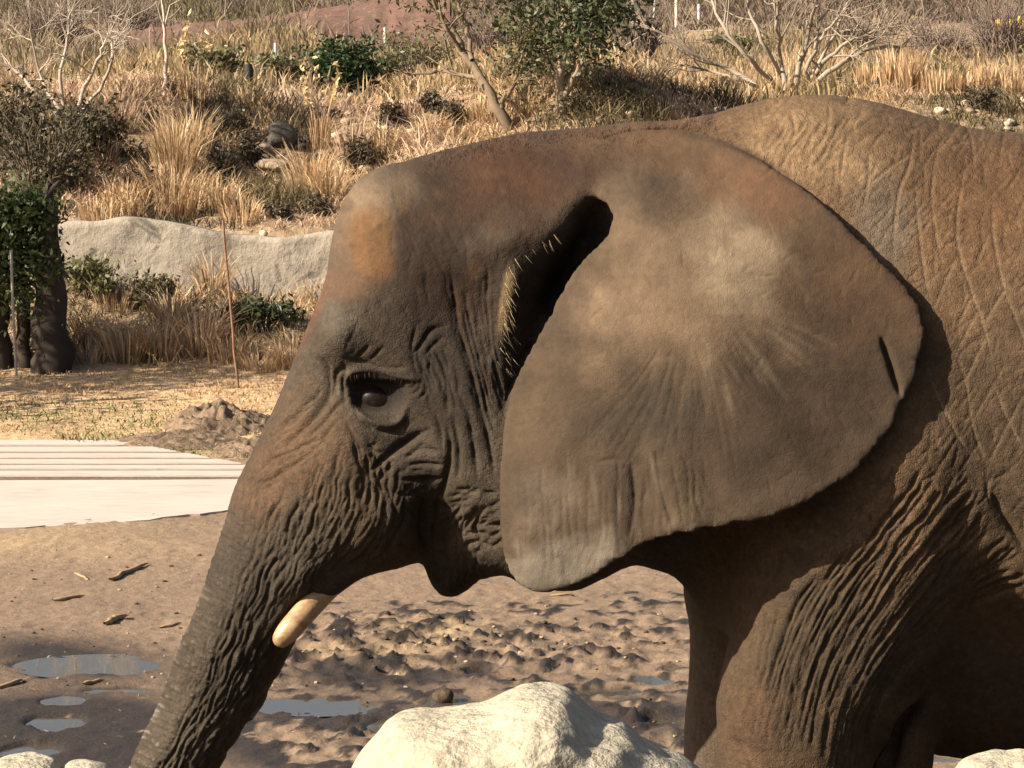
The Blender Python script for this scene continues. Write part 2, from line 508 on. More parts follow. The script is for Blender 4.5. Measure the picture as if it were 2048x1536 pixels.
# ---- head and trunk
HEAD_OUT = [(1040, 266), (950, 285), (870, 305), (800, 325), (755, 335), (720, 355), (695, 385), (678, 420), (665, 470), (657, 520),
    (652, 560), (640, 600), (620, 645), (600, 690), (575, 750), (550, 810), (530, 850), (505, 900), (485, 940), (470, 970), (455, 1020),
    (440, 1070), (425, 1110), (410, 1160), (395, 1200), (380, 1240), (362, 1280), (350, 1310), (335, 1350), (322, 1390), (305, 1430),
    (288, 1460), (270, 1500), (255, 1536), (195, 1680), (155, 1800), (140, 1920), (150, 2020), (180, 2078), (235, 2092), (285, 2060), (290, 1960),
    (312, 1850), (370, 1690), (442, 1536), (490, 1464), (535, 1402), (554, 1362), (572, 1325), (592, 1285), (610, 1250), (630, 1215), (655, 1190), (690, 1165),
    (725, 1143), (780, 1140), (830, 1126), (862, 1110), (885, 1130), (915, 1140), (945, 1145),
    (975, 1145), (1010, 1142), (1040, 1165), (1090, 1172), (1150, 1176), (1215, 1146), (1262, 1122), (1290, 1128), (1400, 1000), (1500, 800), (1540, 500), (1480, 300), (1290, 250), (1150, 257)]  # throat extended behind the ear lobe to shade the far foreleg
head_d = poly_dist(outline(HEAD_OUT, 0.0))
hW, hR = blend_map([
    (900, 320, .23, .22), (1080, 300, .25, .25), (760, 400, .25, .16), (700, 480, .25, .15), (820, 480, .30, .24), (950, 450, .31, .26), (1100, 420, .32, .28),
    (680, 640, .27, .13), (780, 640, .31, .17), (900, 620, .33, .25), (650, 760, .22, .13), (760, 800, .30, .19), (880, 800, .335, .25), (990, 750, .35, .3),
    (600, 850, .19, .13), (560, 950, .19, .14), (660, 950, .235, .17), (760, 960, .26, .19), (880, 960, .30, .22), (1000, 900, .35, .25),
    (500, 1060, .18, .14), (620, 1070, .215, .15), (720, 1080, .225, .12), (810, 1060, .21, .11), (900, 1120, .155, .075), (960, 1060, .22, .12), (1080, 1040, .39, .15), (1170, 1010, .43, .2),  # widened behind the ear to keep sunlight off the chest
    (440, 1200, .160, .13), (540, 1180, .175, .11), (620, 1180, .18, .08), (410, 1320, .142, .118), (500, 1300, .145, .11), (370, 1430, .132, .112), (340, 1536, .122, .108), (260, 1750, .10, .10),
    (230, 1950, .075, .08), (220, 2060, .06, .06), (1250, 600, .36, .35), (1300, 900, .36, .3), (1400, 450, .33, .34), (1200, 320, .30, .24), (1180, 380, .335, .24), (1420, 700, .37, .35)])
hb = (dome(656, 662, 44, 66, .085) + dome(640, 560, 55, 120, .0) + dome(930, 610, 110, 90, -.028) + dome(745, 775, 75, 48, -.042, ang=8)
    + dome(815, 865, 60, 70, -.05, ang=-20) + dome(650, 960, 95, 140, .03, ang=15) + dome(690, 860, 34, 60, .012) + dome(872, 1030, 38, 85, -.062)
    + dome(950, 850, 50, 150, .012) + dome(1145, 545, 42, 130, -.22, ang=33) + dome(1205, 455, 32, 45, -.10) + dome(1060, 720, 30, 80, -.07, ang=25)
    + dome(620, 780, 26, 70, -.018, ang=25) + dome(940, 1030, 38, 34, .012) + dome(600, 1170, 40, 30, .035, ang=-45) + dome(760, 1060, 70, 60, .026)
    + dome(705, 500, 60, 110, .018) + dome(1010, 480, 60, 30, .03, ang=-28) + dome(1013, 620, 16, 95, .02, ang=8))
head = Mass(0.0, head_d, hW, hR, hb)

lip = Mass(0.0, poly_dist(outline(spline([(845, 1060), (846, 1110), (853, 1150), (868, 1180), (890, 1196), (915, 1194), (938, 1178), (965, 1156), (1005, 1140), (1010, 1060), (930, 1000)], 4, True), 0.0)), np.float32(.125), np.float32(.065))
_sh = poly_dist(outline(spline([(740, 1075), (665, 1125), (628, 1162), (622, 1186), (640, 1206), (668, 1200), (705, 1168), (770, 1130)], 4, True), -.12))
sheath_n = Mass(-.105, _sh, np.float32(.078), np.float32(.04)); sheath_f = Mass(.105, _sh, np.float32(.078), np.float32(.04))
# ---- trunk of the body
TORSO_OUT = [(1110, 330), (1240, 262), (1340, 244), (1430, 227), (1500, 205), (1560, 193), (1620, 188), (1700, 193), (1760, 205), (1850, 232), (1950, 258), (2048, 268),
    (2300, 262), (2600, 240), (2900, 270), (3150, 370), (3300, 560), (3350, 800), (3310, 1050), (3180, 1300), (2900, 1480), (2500, 1545), (2200, 1540), (2048, 1530), (1870, 1507),
    (1700, 1450), (1520, 1330), (1410, 1230), (1350, 1150), (1305, 1138), (1275, 1095), (1180, 1020), (1110, 700)]
torso_d = poly_dist(outline(TORSO_OUT, 0.0))
tW, tR = blend_map([
    (1300, 350, .28, .3), (1250, 700, .30, .3), (1320, 1000, .26, .24), (1500, 300, .36, .42), (1500, 600, .42, .42), (1450, 1000, .36, .33), (1450, 1200, .30, .25),
    (1750, 350, .42, .48), (1750, 700, .48, .50), (1750, 1000, .46, .45), (1750, 1350, .38, .30), (2000, 350, .48, .52), (2000, 700, .545, .55), (2000, 1000, .535, .50), (2000, 1090, .50, .42), (2000, 1200, .40, .36), (2000, 1330, .355, .34), (1950, 1450, .33, .32),
    (2300, 700, .62, .6), (2250, 1100, .56, .5), (2250, 1300, .42, .4), (2700, 700, .64, .62), (2700, 1200, .60, .55), (3150, 700, .50, .5), (3100, 1100, .48, .45)])
tb = dome(1730, 880, 130, 210, .06, Y=-.45, ang=20) + dome(1560, 1180, 110, 120, .05, ang=30)
torso = Mass(0.0, torso_d, tW, tR, tb)

# ---- legs
def leg(pix, y0, W, Rr, yc):
    d = poly_dist(outline(pix, yc))
    return Mass(y0, d, np.float32(W), np.float32(Rr))
LEG_N = [(1445, 1325), (1432, 1400), (1434, 1536), (1445, 1700), (1440, 1880), (1425, 2000), (1415, 2090), (1440, 2118), (1740, 2118), (1765, 2085), (1745, 2000), (1735, 1850), (1732, 1700), (1742, 1536),
    (1765, 1460), (1815, 1390), (1855, 1290), (1915, 1150), (1955, 980), (1900, 840), (1780, 800), (1660, 860), (1580, 980), (1520, 1120), (1480, 1240)]
near_leg = leg(LEG_N, -0.35, .215, .17, -0.35)
elbow = leg(spline([(1780, 1330), (1730, 1440), (1720, 1550), (1740, 1650), (1838, 1660), (1862, 1560), (1872, 1470), (1900, 1400), (1880, 1300), (1830, 1270)], 3, True), -0.22, .17, .10, -0.22)
LEG_F = [(1362, 1170), (1380, 1260), (1378, 1350), (1368, 1450), (1366, 1536), (1375, 1700), (1365, 1900), (1350, 2030), (1360, 2062), (1660, 2062), (1680, 2030), (1660, 1900), (1655, 1700), (1680, 1536), (1740, 1400), (1780, 1200), (1750, 950), (1560, 950), (1420, 1080)]
far_leg = leg(LEG_F, 0.29, .19, .16, 0.29)
LEG_H = [(2790, 1350), (2810, 1536), (2870, 1700), (2890, 1880), (2860, 2000), (2850, 2085), (2880, 2118), (3160, 2118), (3190, 2085), (3170, 1980), (3160, 1850), (3170, 1700), (3250, 1450), (3340, 1150), (3330, 900), (3200, 750), (2950, 800), (2800, 1050)]
hind_n = leg(LEG_H, -0.33, .215, .19, -0.33)
hind_f = leg([(u + 60, v - (60 if v > 1900 else 20)) for u, v in LEG_H], 0.33, .215, .19, 0.33)
tail = leg([(3320, 620), (3390, 760), (3412, 1000), (3405, 1300), (3400, 1500), (3385, 1500), (3380, 1300), (3378, 1000), (3345, 800), (3290, 680)], 0.0, .028, .022, 0.0)

# ---- ears
EAR_OUT = [(1003, 1060), (999, 980), (1002, 900), (1013, 820), (1030, 760), (1060, 700), (1097, 635), (1130, 570), (1170, 515), (1207, 480), (1222, 452), (1222, 420), (1185, 385), (1160, 335), (1190, 295), (1260, 270), (1350, 266), (1430, 282),
    (1500, 310), (1545, 335), (1600, 370), (1650, 410), (1700, 458), (1750, 510), (1800, 562), (1835, 605), (1850, 640), (1849, 680), (1838, 730), (1815, 790), (1790, 845), (1750, 900), (1705, 948),
    (1655, 984), (1600, 1014), (1550, 1034), (1500, 1046), (1450, 1053), (1400, 1060), (1340, 1073), (1290, 1086), (1262, 1104), (1222, 1130), (1170, 1160), (1120, 1180), (1085, 1186), (1050, 1176), (1020, 1147), (1005, 1105)]
EAR_Y = [(1045, 1150, -.505), (1100, 1150, -.53), (1003, 1000, -.455), (1100, 1000, -.50), (1025, 820, -.42), (1110, 820, -.47), (1100, 645, -.405), (1180, 640, -.455), (1215, 460, -.35), (1270, 480, -.40), (1180, 340, -.20), (1280, 380, -.335), (1260, 290, -.12), (1350, 275, -.14), (1430, 300, -.215), (1400, 400, -.355),
    (1510, 330, -.30), (1640, 410, -.405), (1560, 450, -.425), (1745, 515, -.475), (1650, 600, -.50), (1845, 640, -.53), (1780, 700, -.54), (1785, 850, -.585), (1650, 980, -.625), (1600, 850, -.585), (1500, 1040, -.635), (1400, 900, -.575), (1290, 1080, -.595), (1200, 1130, -.565), (1250, 950, -.545),
    (1400, 700, -.525), (1300, 600, -.47), (1500, 600, -.50), (1250, 780, -.51)]
ear_px = spline(EAR_OUT, 4, closed=True)
# a worn rim: slight waviness and a few nicks along the free edge
_ew = np.random.default_rng(5)
for i_ in range(len(ear_px)):
    u_, v_ = ear_px[i_]
    if (v_ > 900 or u_ > 1640) and u_ > 1000:
        n_ = np.array([1370., 760.]) - ear_px[i_]; n_ /= np.linalg.norm(n_)
        ear_px[i_] = ear_px[i_] + n_ * _ew.normal(0, 2.2)
        if i_ in (104, 111, 118, 124, 131, 138, 146, 155, 168): ear_px[i_] = ear_px[i_] + n_ * _ew.uniform(7, 15)
_ep = [P(a, b, c) for a, b, c in EAR_Y]
_ex, _ez, _ey = [p.x for p in _ep], [p.z for p in _ep], [p.y for p in _ep]
earY = tps(_ex, _ez, _ey, XX, ZZ)
_eu = np.array([e[:2] for e in ear_px])
_yy = tps([e[0] / 800 for e in EAR_Y], [e[1] / 800 for e in EAR_Y], [e[2] for e in EAR_Y], _eu[:, 0] / 800, _eu[:, 1] / 800)
ear_w = [P(u, v, float(y)) for (u, v), y in zip(_eu, _yy)]
ear_d = poly_dist([(p.x, p.z) for p in ear_w])
# gentle flutes fanning out towards the lower rim
earY = earY + dome(1290, 1000, 22, 110, .016, Y=-.55, ang=-4) + dome(1220, 1010, 26, 120, -.012, Y=-.55, ang=-2) + dome(1350, 980, 24, 120, -.012, Y=-.55, ang=-8) + dome(1420, 960, 30, 110, .010, Y=-.55, ang=-14) \
    + dome(1060, 1080, 60, 100, -.02, Y=-.5) + dome(1560, 760, 30, 160, .012, Y=-.55, ang=-48) + dome(1500, 800, 26, 150, -.010, Y=-.55, ang=-42) + dome(1440, 640, 140, 120, -.022, Y=-.5)
earT = (0.012 + 0.010 * np.clip(ear_d / 0.15, 0, 1)).astype(np.float32)
ear_n = Sheet(ear_d, earY, earT, 1.0)
ear_f = Sheet(ear_d, earY, earT, -1.0)

def body_field(look, y):
    f = smin(torso.field(look, y), head.field(look, y), 0.05)
    f = smin(f, lip.field(look, y), 0.03)
    f = smin(f, np.minimum(sheath_n.field(look, y), sheath_f.field(look, y)), 0.03)
    f = smin(f, near_leg.field(look, y), 0.13)
    f = smin(f, elbow.field(look, y), 0.02)
    f = smin(f, far_leg.field(look, y), 0.06)
    f = smin(f, hind_n.field(look, y), 0.08)
    f = smin(f, hind_f.field(look, y), 0.08)
    return smin(f, tail.field(look, y), 0.03)
def ear_field(look, y):
    return np.minimum(ear_n.field(look, y), ear_f.field(look, y))
def whole(look, y):
    return smin(body_field(look, y), ear_field(look, y), 0.022)

def lookup(x, z):
    fx = np.clip((x - gx[0]) / H, 0, len(gx) - 1.001); fz = np.clip((z - gz[0]) / H, 0, len(gz) - 1.001)
    i = fx.astype(np.int32); k = fz.astype(np.int32); a = (fx - i).astype(np.float32); c = (fz - k).astype(np.float32)
    def look(m):
        return (m[i, k] * (1 - a) + m[i + 1, k] * a) * (1 - c) + (m[i, k + 1] * (1 - a) + m[i + 1, k + 1] * a) * c
    return look

def polygonise():
    F = np.empty((len(gx), len(gy), len(gz)), dtype=np.float32)
    ident = lambda m: m
    for j, y in enumerate(gy):
        F[:, j, :] = whole(ident, np.float32(y))
    F[:, :, 0] = 1; F[:, :, -1] = 1; F[0] = 1; F[-1] = 1; F[:, 0] = 1; F[:, -1] = 1
    ins = F < 0
    c = ins[:-1, :-1, :-1].astype(np.uint8)
    tot = c.copy()
    for a in (0, 1):
        for b in (0, 1):
            for d in (0, 1):
                if a or b or d:
                    tot += ins[a:ins.shape[0] - 1 + a, b:ins.shape[1] - 1 + b, d:ins.shape[2] - 1 + d]
    act = (tot > 0) & (tot < 8)
    idx = np.full(act.shape, -1, dtype=np.int32)
    ci = np.argwhere(act)
    idx[act] = np.arange(len(ci))
    v = np.stack([gx[ci[:, 0]] + H / 2, gy[ci[:, 1]] + H / 2, gz[ci[:, 2]] + H / 2], 1).astype(np.float64)
    quads = []
    for ax in range(3):
        s0 = [slice(1, -1)] * 3; s1 = [slice(1, -1)] * 3
        s0[ax] = slice(0, -1); s1[ax] = slice(1, None)
        A = ins[tuple(s0)]; B = ins[tuple(s1)]
        for flip, m in ((False, A & ~B), (True, ~A & B)):
            e = np.argwhere(m)
            if not len(e): continue
            e = e + 1; e[:, ax] -= 1
            o1, o2 = [(1, 2), (2, 0), (0, 1)][ax]
            q = []
            for da, db in ((-1, -1), (0, -1), (0, 0), (-1, 0)):
                g = e.copy(); g[:, o1] += da; g[:, o2] += db
                q.append(idx[g[:, 0], g[:, 1], g[:, 2]])
            q = np.stack(q, 1)
            quads.append(q[:, ::-1] if flip else q)
    q = np.concatenate(quads)
    return v, q
def fval(co):
    return whole(lookup(co[:, 0], co[:, 2]), co[:, 1].astype(np.float32)).astype(np.float64)
def project(v, it=3):
    e = 0.004
    for _ in range(it):
        f0 = fval(v)
        g = np.stack([(fval(v + np.eye(3)[k] * e) - f0) / e for k in range(3)], 1)
        st = -f0[:, None] * g / np.maximum((g * g).sum(1, keepdims=True), 0.05)
        ln = np.linalg.norm(st, axis=1, keepdims=True)
        v = v + st * np.minimum(1, 0.006 / np.maximum(ln, 1e-9))
    return v
def edges_of(faces):
    es = np.concatenate([np.stack([f, np.roll(f, -1, 1)], 2).reshape(-1, 2) for f in faces])
    es.sort(axis=1)
    return es
def relax(v, faces, it=1, lam=0.5, mu=None, mask=None):
    key = edges_of(faces)
    key = np.unique(key[:, 0].astype(np.int64) * len(v) + key[:, 1])
    a = (key // len(v)).astype(np.int64); b = (key % len(v)).astype(np.int64)
    deg = (np.bincount(a, minlength=len(v)) + np.bincount(b, minlength=len(v))).astype(float)
    for k in range(it):
        for l_ in ((lam,) if mu is None else (lam, mu)):
            s = np.stack([np.bincount(a, v[b, c], len(v)) + np.bincount(b, v[a, c], len(v)) for c in range(3)], 1)
            dl = l_ * (s / np.maximum(deg, 1)[:, None] - v)
            if mask is not None: dl *= mask[:, None]
            v = v + dl
    return v
def normals_of(v, faces):
    n = np.zeros_like(v)
    for f in faces:
        if f.shape[1] == 4:
            fn = np.cross(v[f[:, 2]] - v[f[:, 0]], v[f[:, 3]] - v[f[:, 1]])
        else:
            fn = np.cross(v[f[:, 1]] - v[f[:, 0]], v[f[:, 2]] - v[f[:, 0]])
        for c in range(f.shape[1]):
            for k in range(3):
                n[:, k] += np.bincount(f[:, c], fn[:, k], len(v))
    return n / np.maximum(np.linalg.norm(n, axis=1, keepdims=True), 1e-12)
def refine(v, quads, others, sel):
    """split the selected quads in four; neighbours take up the new edge points"""
    S = quads[sel]; K = quads[~sel]
    n = len(v)
    e = np.stack([S, np.roll(S, -1, 1)], 2).reshape(-1, 2)
    es = np.sort(e, axis=1)
    key = es[:, 0].astype(np.int64) * n + es[:, 1]
    uk, inv = np.unique(key, return_inverse=True)
    mid = 0.5 * (v[uk // n] + v[uk % n])
    cen = v[S].mean(1)
    v2 = np.concatenate([v, mid, cen])
    em = (inv + n).reshape(-1, 4)
    fc = np.arange(len(S)) + n + len(uk)
    nq = np.concatenate([np.stack([S[:, k], em[:, k], fc, em[:, (k - 1) % 4]], 1) for k in range(4)])
    # neighbours
    extra = {}
    def carry(Fs):
        ee = np.sort(np.stack([Fs, np.roll(Fs, -1, 1)], 2), axis=2)
        kk = ee[:, :, 0].astype(np.int64) * n + ee[:, :, 1]
        pos = np.clip(np.searchsorted(uk, kk), 0, len(uk) - 1)
        hit = uk[pos] == kk
        any_ = hit.any(1)
        for f, h, p in zip(Fs[any_], hit[any_], pos[any_]):
            poly = []
            for k in range(len(f)):
                poly.append(f[k])
                if h[k]: poly.append(p[k] + n)
            extra.setdefault(len(poly), []).append(poly)
        return Fs[~any_]
    K = carry(K)
    oth = [carry(o) for o in others]
    oth = [o for o in oth if len(o)] + [np.array(x, dtype=np.int64) for x in extra.values()]
    return v2, np.concatenate([nq, K]), oth

def build_surface(levels=2):
    v, q = polygonise()
    v = project(v, 4)
    v = relax(v, [q], 2, 0.5)
    v = project(v, 1)
    v = relax(v, [q], 1, 0.4)
    oth = []
    for lv in range(levels):
        nrm = normals_of(v, [q] + oth)
        c = v[q].mean(1); ny = nrm[q].mean(1)[:, 1]
        u, w = chart(c)
        sel = (u > 100) & (u < 2130) & (w < 1620) & (ny < 0.3) & (c[:, 1] < 0.12)
        if lv:
            lk_ = lookup(c[:, 0], c[:, 2])
            hid = (lk_(ear_d) > .07) & (c[:, 1] > lk_(earY) + .05) & (w > 480) & (u > 1130)     # skin under the ear flap stays coarse
            sel &= (u > 180) & (u < 2080) & (w < 1570) & (ny < 0.15) & ~hid
        v, q, oth = refine(v, q, oth, sel)
        v = relax(v, [q] + oth, 1, 0.5)
    return v, q, oth
# ------------------------------------------------------------------ creases: depth charts drawn with strokes
CU0, CV0, CS = -60.0, 120.0, 2.0
CW, CH = 1140, 800
CUU, CVV = np.meshgrid(CU0 + CS * np.arange(CW), CV0 + CS * np.arange(CH), indexing='ij')
CUU = CUU.astype(np.float32); CVV = CVV.astype(np.float32)
def new_chart(): return np.zeros((CW, CH), dtype=np.float32)
BODY_D, BODY_R, EAR_D, BODY_L, EAR_L = new_chart(), new_chart(), new_chart(), new_chart(), new_chart()
def stroke(ch, path, w, dep, taper=0.25, pw=1.25, rough=0.35, seg=5):
    """press a crease (or raise a ridge) along a path; w in photo pixels, dep in metres"""
    p = spline(path, seg) if len(path) > 2 else np.asarray(path, float)
    L = np.concatenate([[0], np.cumsum(np.linalg.norm(np.diff(p, axis=0), axis=1))])
    if L[-1] < 1: return
    s = L / L[-1]
    env = np.clip(np.minimum(s, 1 - s) / max(taper, 1e-3), 0, 1) ** 0.6
    ph = rng.uniform(0, 100)
    env = env * (1 - rough * vnoise2(L / 22 + ph, np.zeros_like(L), 3))
    for i in range(len(p) - 1):
        a, b = p[i], p[i + 1]
        m = 3.2 * w + 2
        i0 = int((min(a[0], b[0]) - m - CU0) / CS); i1 = int((max(a[0], b[0]) + m - CU0) / CS) + 2
        j0 = int((min(a[1], b[1]) - m - CV0) / CS); j1 = int((max(a[1], b[1]) + m - CV0) / CS) + 2
        i0, i1, j0, j1 = max(i0, 0), min(i1, CW), max(j0, 0), min(j1, CH)
        if i0 >= i1 or j0 >= j1: continue
        U = CUU[i0:i1, j0:j1]; V = CVV[i0:i1, j0:j1]
        e = b - a
        t = np.clip(((U - a[0]) * e[0] + (V - a[1]) * e[1]) / max(float(e @ e), 1e-6), 0, 1)
        d = np.hypot(U - a[0] - t * e[0], V - a[1] - t * e[1])
        en = env[i] * (1 - t) + env[i + 1] * t
        val = dep * en * np.exp(-(d / (w * (0.55 + 0.45 * en))) ** pw)
        sub = ch[i0:i1, j0:j1]
        np.maximum(sub, val, out=sub)
def resample(p, m=22):
    p = spline(p, 6)
    L = np.concatenate([[0], np.cumsum(np.linalg.norm(np.diff(p, axis=0), axis=1))])
    t = np.linspace(0, L[-1], m)
    return np.stack([np.interp(t, L, p[:, k]) for k in (0, 1)], 1)
def fan(ch, guides, n, w, dep, jit=4.0, wl=45.0, trim=0.2, taper=0.2, rough=0.5, skip=0.0, vary=0.35, light=None):
    g = np.stack([resample(x) for x in guides])
    m = g.shape[1]
    for k in range(n):
        if rng.random() < skip: continue
        f = (k + rng.uniform(-.28, .28)) / max(n - 1, 1) * (len(guides) - 1)
        f = min(max(f, 0), len(guides) - 1.0001)
        i = int(f); a = f - i
        p = g[i] * (1 - a) + g[i + 1] * a
        t = np.gradient(p, axis=0); t /= np.maximum(np.linalg.norm(t, axis=1, keepdims=True), 1e-6)
        nrm = np.stack([-t[:, 1], t[:, 0]], 1)
        L = np.arange(m) * np.linalg.norm(p[1] - p[0])
        ph = rng.uniform(0, 500)
        off = (vnoise2(L / wl + ph, np.zeros(m), 5) - .5) * 2 * jit + (vnoise2(L / (wl * .35) + ph, np.ones(m), 6) - .5) * jit
        p = p + nrm * off[:, None]
        a0 = int(rng.uniform(0, trim) * m); a1 = m - int(rng.uniform(0, trim) * m)
        if a1 - a0 < 4: continue
        dd = dep * rng.uniform(1 - vary, 1 + vary)
        stroke(ch, p[a0:a1], w * rng.uniform(.8, 1.2), dd, taper, rough=rough, seg=2)
        if light is not None: stroke(light, p[a0:a1], w * .5, dd / dep, taper, rough=.6, seg=2)

def trunk_axis():
    front = resample([(530, 850), (485, 940), (455, 1020), (425, 1110), (395, 1200), (362, 1280), (335, 1350), (305, 1430), (270, 1500), (240, 1570), (205, 1650)], 60)
    back = resample([(700, 960), (700, 1040), (680, 1110), (640, 1180), (610, 1240), (575, 1310), (545, 1380), (500, 1450), (460, 1510), (425, 1570), (390, 1650)], 60)
    return front, back
TF, TB = trunk_axis()
def trunk_pt(t, s):
    """t along the trunk (0..1), s across it (0 front, 1 back)"""
    i = min(max(t, 0), 1) * 59; k = min(int(i), 58); a = i - k
    f = TF[k] * (1 - a) + TF[k + 1] * a; b = TB[k] * (1 - a) + TB[k + 1] * a
    ax = TF[min(k + 1, 59)] - TF[k]; ax = ax / np.linalg.norm(ax)
    return f + (b - f) * s + ax * 26 * math.sin(math.pi * s) * (0.3 + 0.7 * t)

# trunk: rings in front, broken lengthwise furrows behind them
for k in range(58):
    t = 0.22 + 0.78 * (k + rng.uniform(-.3, .3)) / 57
    s1 = rng.uniform(.45, .95) if t > .5 else rng.uniform(.2, .5)
    stroke(BODY_D, [trunk_pt(t + rng.uniform(-.003, .003), s) for s in np.linspace(-.02, s1, 8)], 4.2, .0062 * (.35 + .65 * t) * rng.uniform(.6, 1.3), .12)
for k in range(34):
    s = .08 + .88 * (k + rng.uniform(-.4, .4)) / 33
    t0 = rng.uniform(.02, .2)
    while t0 < .97:
        t1 = min(1.0, t0 + rng.uniform(.06, .24))
        n = max(4, int((t1 - t0) * 40))
        ph = rng.uniform(0, 99)
        stroke(BODY_D, [trunk_pt(tt, s + .02 * math.sin(tt * 55 + ph)) for tt in np.linspace(t0, t1, n)], 4.2, (.0036 if s < .3 else .0080) * (.6 + .7 * t0) * rng.uniform(.6, 1.3), .15, seg=2)
        t0 = t1 + rng.uniform(-.015, .03)
# slanting folds on the trunk root
fan(BODY_D, [[(655, 770), (610, 812), (565, 850), (535, 872)], [(700, 815), (650, 858), (595, 895), (525, 930), (492, 955)], [(690, 880), (630, 915), (560, 955), (490, 1000)]], 11, 4.5, .0052, 4, 40, .3)
stroke(BODY_D, [(640, 715), (655, 745), (650, 790), (625, 830), (590, 870), (560, 900)], 8, .012, .3)
stroke(BODY_D, [(690, 735), (668, 755), (660, 785), (640, 815), (610, 850)], 9, .010, .3)
stroke(BODY_D, [(700, 790), (670, 815), (640, 850), (605, 885)], 5, .007, .3)
# cheek
fan(BODY_D, [[(640, 890), (615, 970), (590, 1050), (560, 1120), (540, 1190)], [(700, 880), (690, 980), (665, 1060), (625, 1130), (580, 1200)], [(760, 930), (755, 1000), (735, 1060), (695, 1115), (650, 1150)], [(815, 960), (815, 1010), (800, 1060), (770, 1105), (735, 1132)]], 24, 4.6, .0050, 5, 36, .35, skip=.05)
fan(BODY_D, [[(700, 850), (712, 900), (722, 960), (722, 1020)], [(800, 930), (790, 970), (790, 1010), (795, 1060)]], 9, 5.5, .0085, 5, 30, .25)
for k in range(46):
    u0, v0 = rng.uniform(700, 850), rng.uniform(890, 1030)
    stroke(BODY_D, [(u0 - rng.uniform(7, 16), v0 + rng.uniform(-6, 8)), (u0, v0), (u0 + rng.uniform(7, 16), v0 + rng.uniform(-8, 5))], 4, .005 * rng.uniform(.6, 1.2), .3)
# below and behind the eye
for path, w, d in [
    ([(862, 858), (830, 872), (790, 900), (750, 935), (722, 968)], 7, .012), ([(700, 800), (722, 838), (762, 862), (808, 862)], 5, .007), ([(690, 835), (712, 880), (752, 905), (800, 898)], 4.5, .005),
    ([(812, 930), (850, 928), (890, 934)], 5, .008), ([(800, 960), (845, 962), (890, 958)], 6, .009), ([(815, 905), (850, 898), (885, 905)], 4, .006),
    ([(830, 905), (832, 930)], 4, .005), ([(856, 900), (858, 930)], 4, .005), ([(828, 936), (824, 962)], 4, .005), ([(852, 935), (848, 960)], 4, .005), ([(892, 850), (896, 900), (890, 960), (880, 1000)], 7, .011),
    ([(868, 820), (880, 870), (886, 920)], 5, .006), ([(905, 830), (915, 900), (915, 960)], 6, .008), ([(930, 800), (945, 880), (955, 960)], 6, .007), ([(955, 790), (975, 870), (990, 950)], 5, .007),
    ([(685, 716), (720, 724), (765, 735), (812, 738)], 4.5, .007), ([(688, 726), (690, 745), (684, 770), (690, 800)], 5, .007), ([(705, 728), (750, 738), (805, 748), (828, 756)], 3.5, .004),
    ([(832, 742), (842, 755), (838, 775)], 3.5, .005), ([(820, 790), (835, 782), (842, 770)], 3.5, .004), ([(812, 780), (828, 772), (832, 762)], 3, .003), ([(835, 800), (850, 785), (852, 765)], 4, .005),
    ([(800, 760), (815, 766), (822, 760)], 4, .005), ([(720, 640), (705, 670), (690, 700)], 3.5, .002), ([(740, 690), (725, 705), (712, 718)], 3.5, .004), ([(770, 690), (750, 712), (738, 722)], 3.5, .004),
    ([(895, 652), (862, 660), (842, 690), (820, 715)], 5, .007), ([(890, 670), (862, 695), (845, 720)], 4, .005), ([(800, 690), (830, 715), (858, 745)], 3.5, .004), ([(835, 690), (860, 725), (880, 765)], 4, .005), ([(860, 690), (885, 730), (900, 780)], 4.5, .006),
    ([(850, 1000), (848, 1060), (858, 1110)], 9, .014)]:
    stroke(BODY_D, path, w, d, .3)
# long folds down the temple and neck, gathered behind the jaw
fan(BODY_D, [[(890, 500), (896, 580), (912, 660), (935, 740), (960, 830), (985, 920)], [(940, 510), (946, 600), (960, 690), (980, 770), (1002, 860)], [(985, 540), (984, 620), (992, 700), (1008, 770), (1014, 810)]], 9, 5.0, .0075, 3, 60, .25)
fan(BODY_D, [[(835, 640), (820, 700), (838, 770), (850, 830)], [(900, 700), (915, 760), (930, 830), (945, 900)]], 8, 4, .0055, 4, 40, .4)
fan(BODY_D, [[(1010, 780), (1030, 740), (1060, 690)], [(1006, 850), (1016, 800), (1040, 740), (1085, 650)]], 4, 5, .007, 3, 40, .2)
# corner of the mouth and lower jaw
fan(BODY_D, [[(870, 985), (880, 1030), (870, 1070), (880, 1120)], [(930, 990), (922, 1030), (905, 1060), (915, 1110)], [(995, 1000), (965, 1030), (950, 1060), (960, 1100)]], 10, 5, .0075, 5, 30, .35)
for k in range(36):
    u0, v0 = rng.uniform(880, 1000), rng.uniform(975, 1090)
    stroke(BODY_D, [(u0 - 14, v0 + rng.uniform(-4, 12)), (u0, v0), (u0 + 14, v0 + rng.uniform(-12, 4))], 4.5, .006 * rng.uniform(.5, 1.2), .3)
fan(BODY_D, [[(858, 1110), (866, 1150), (884, 1180)], [(905, 1100), (905, 1150), (906, 1188)], [(960, 1090), (950, 1125), (935, 1170)]], 9, 3.6, .0035, 4, 25, .3)
for k in range(30):
    u0, v0 = rng.uniform(865, 990), rng.uniform(1080, 1180)
    stroke(BODY_D, [(u0 - 12, v0 + rng.uniform(-5, 5)), (u0, v0), (u0 + 12, v0 + rng.uniform(-5, 5))], 3, .003 * rng.uniform(.5, 1.2), .3)
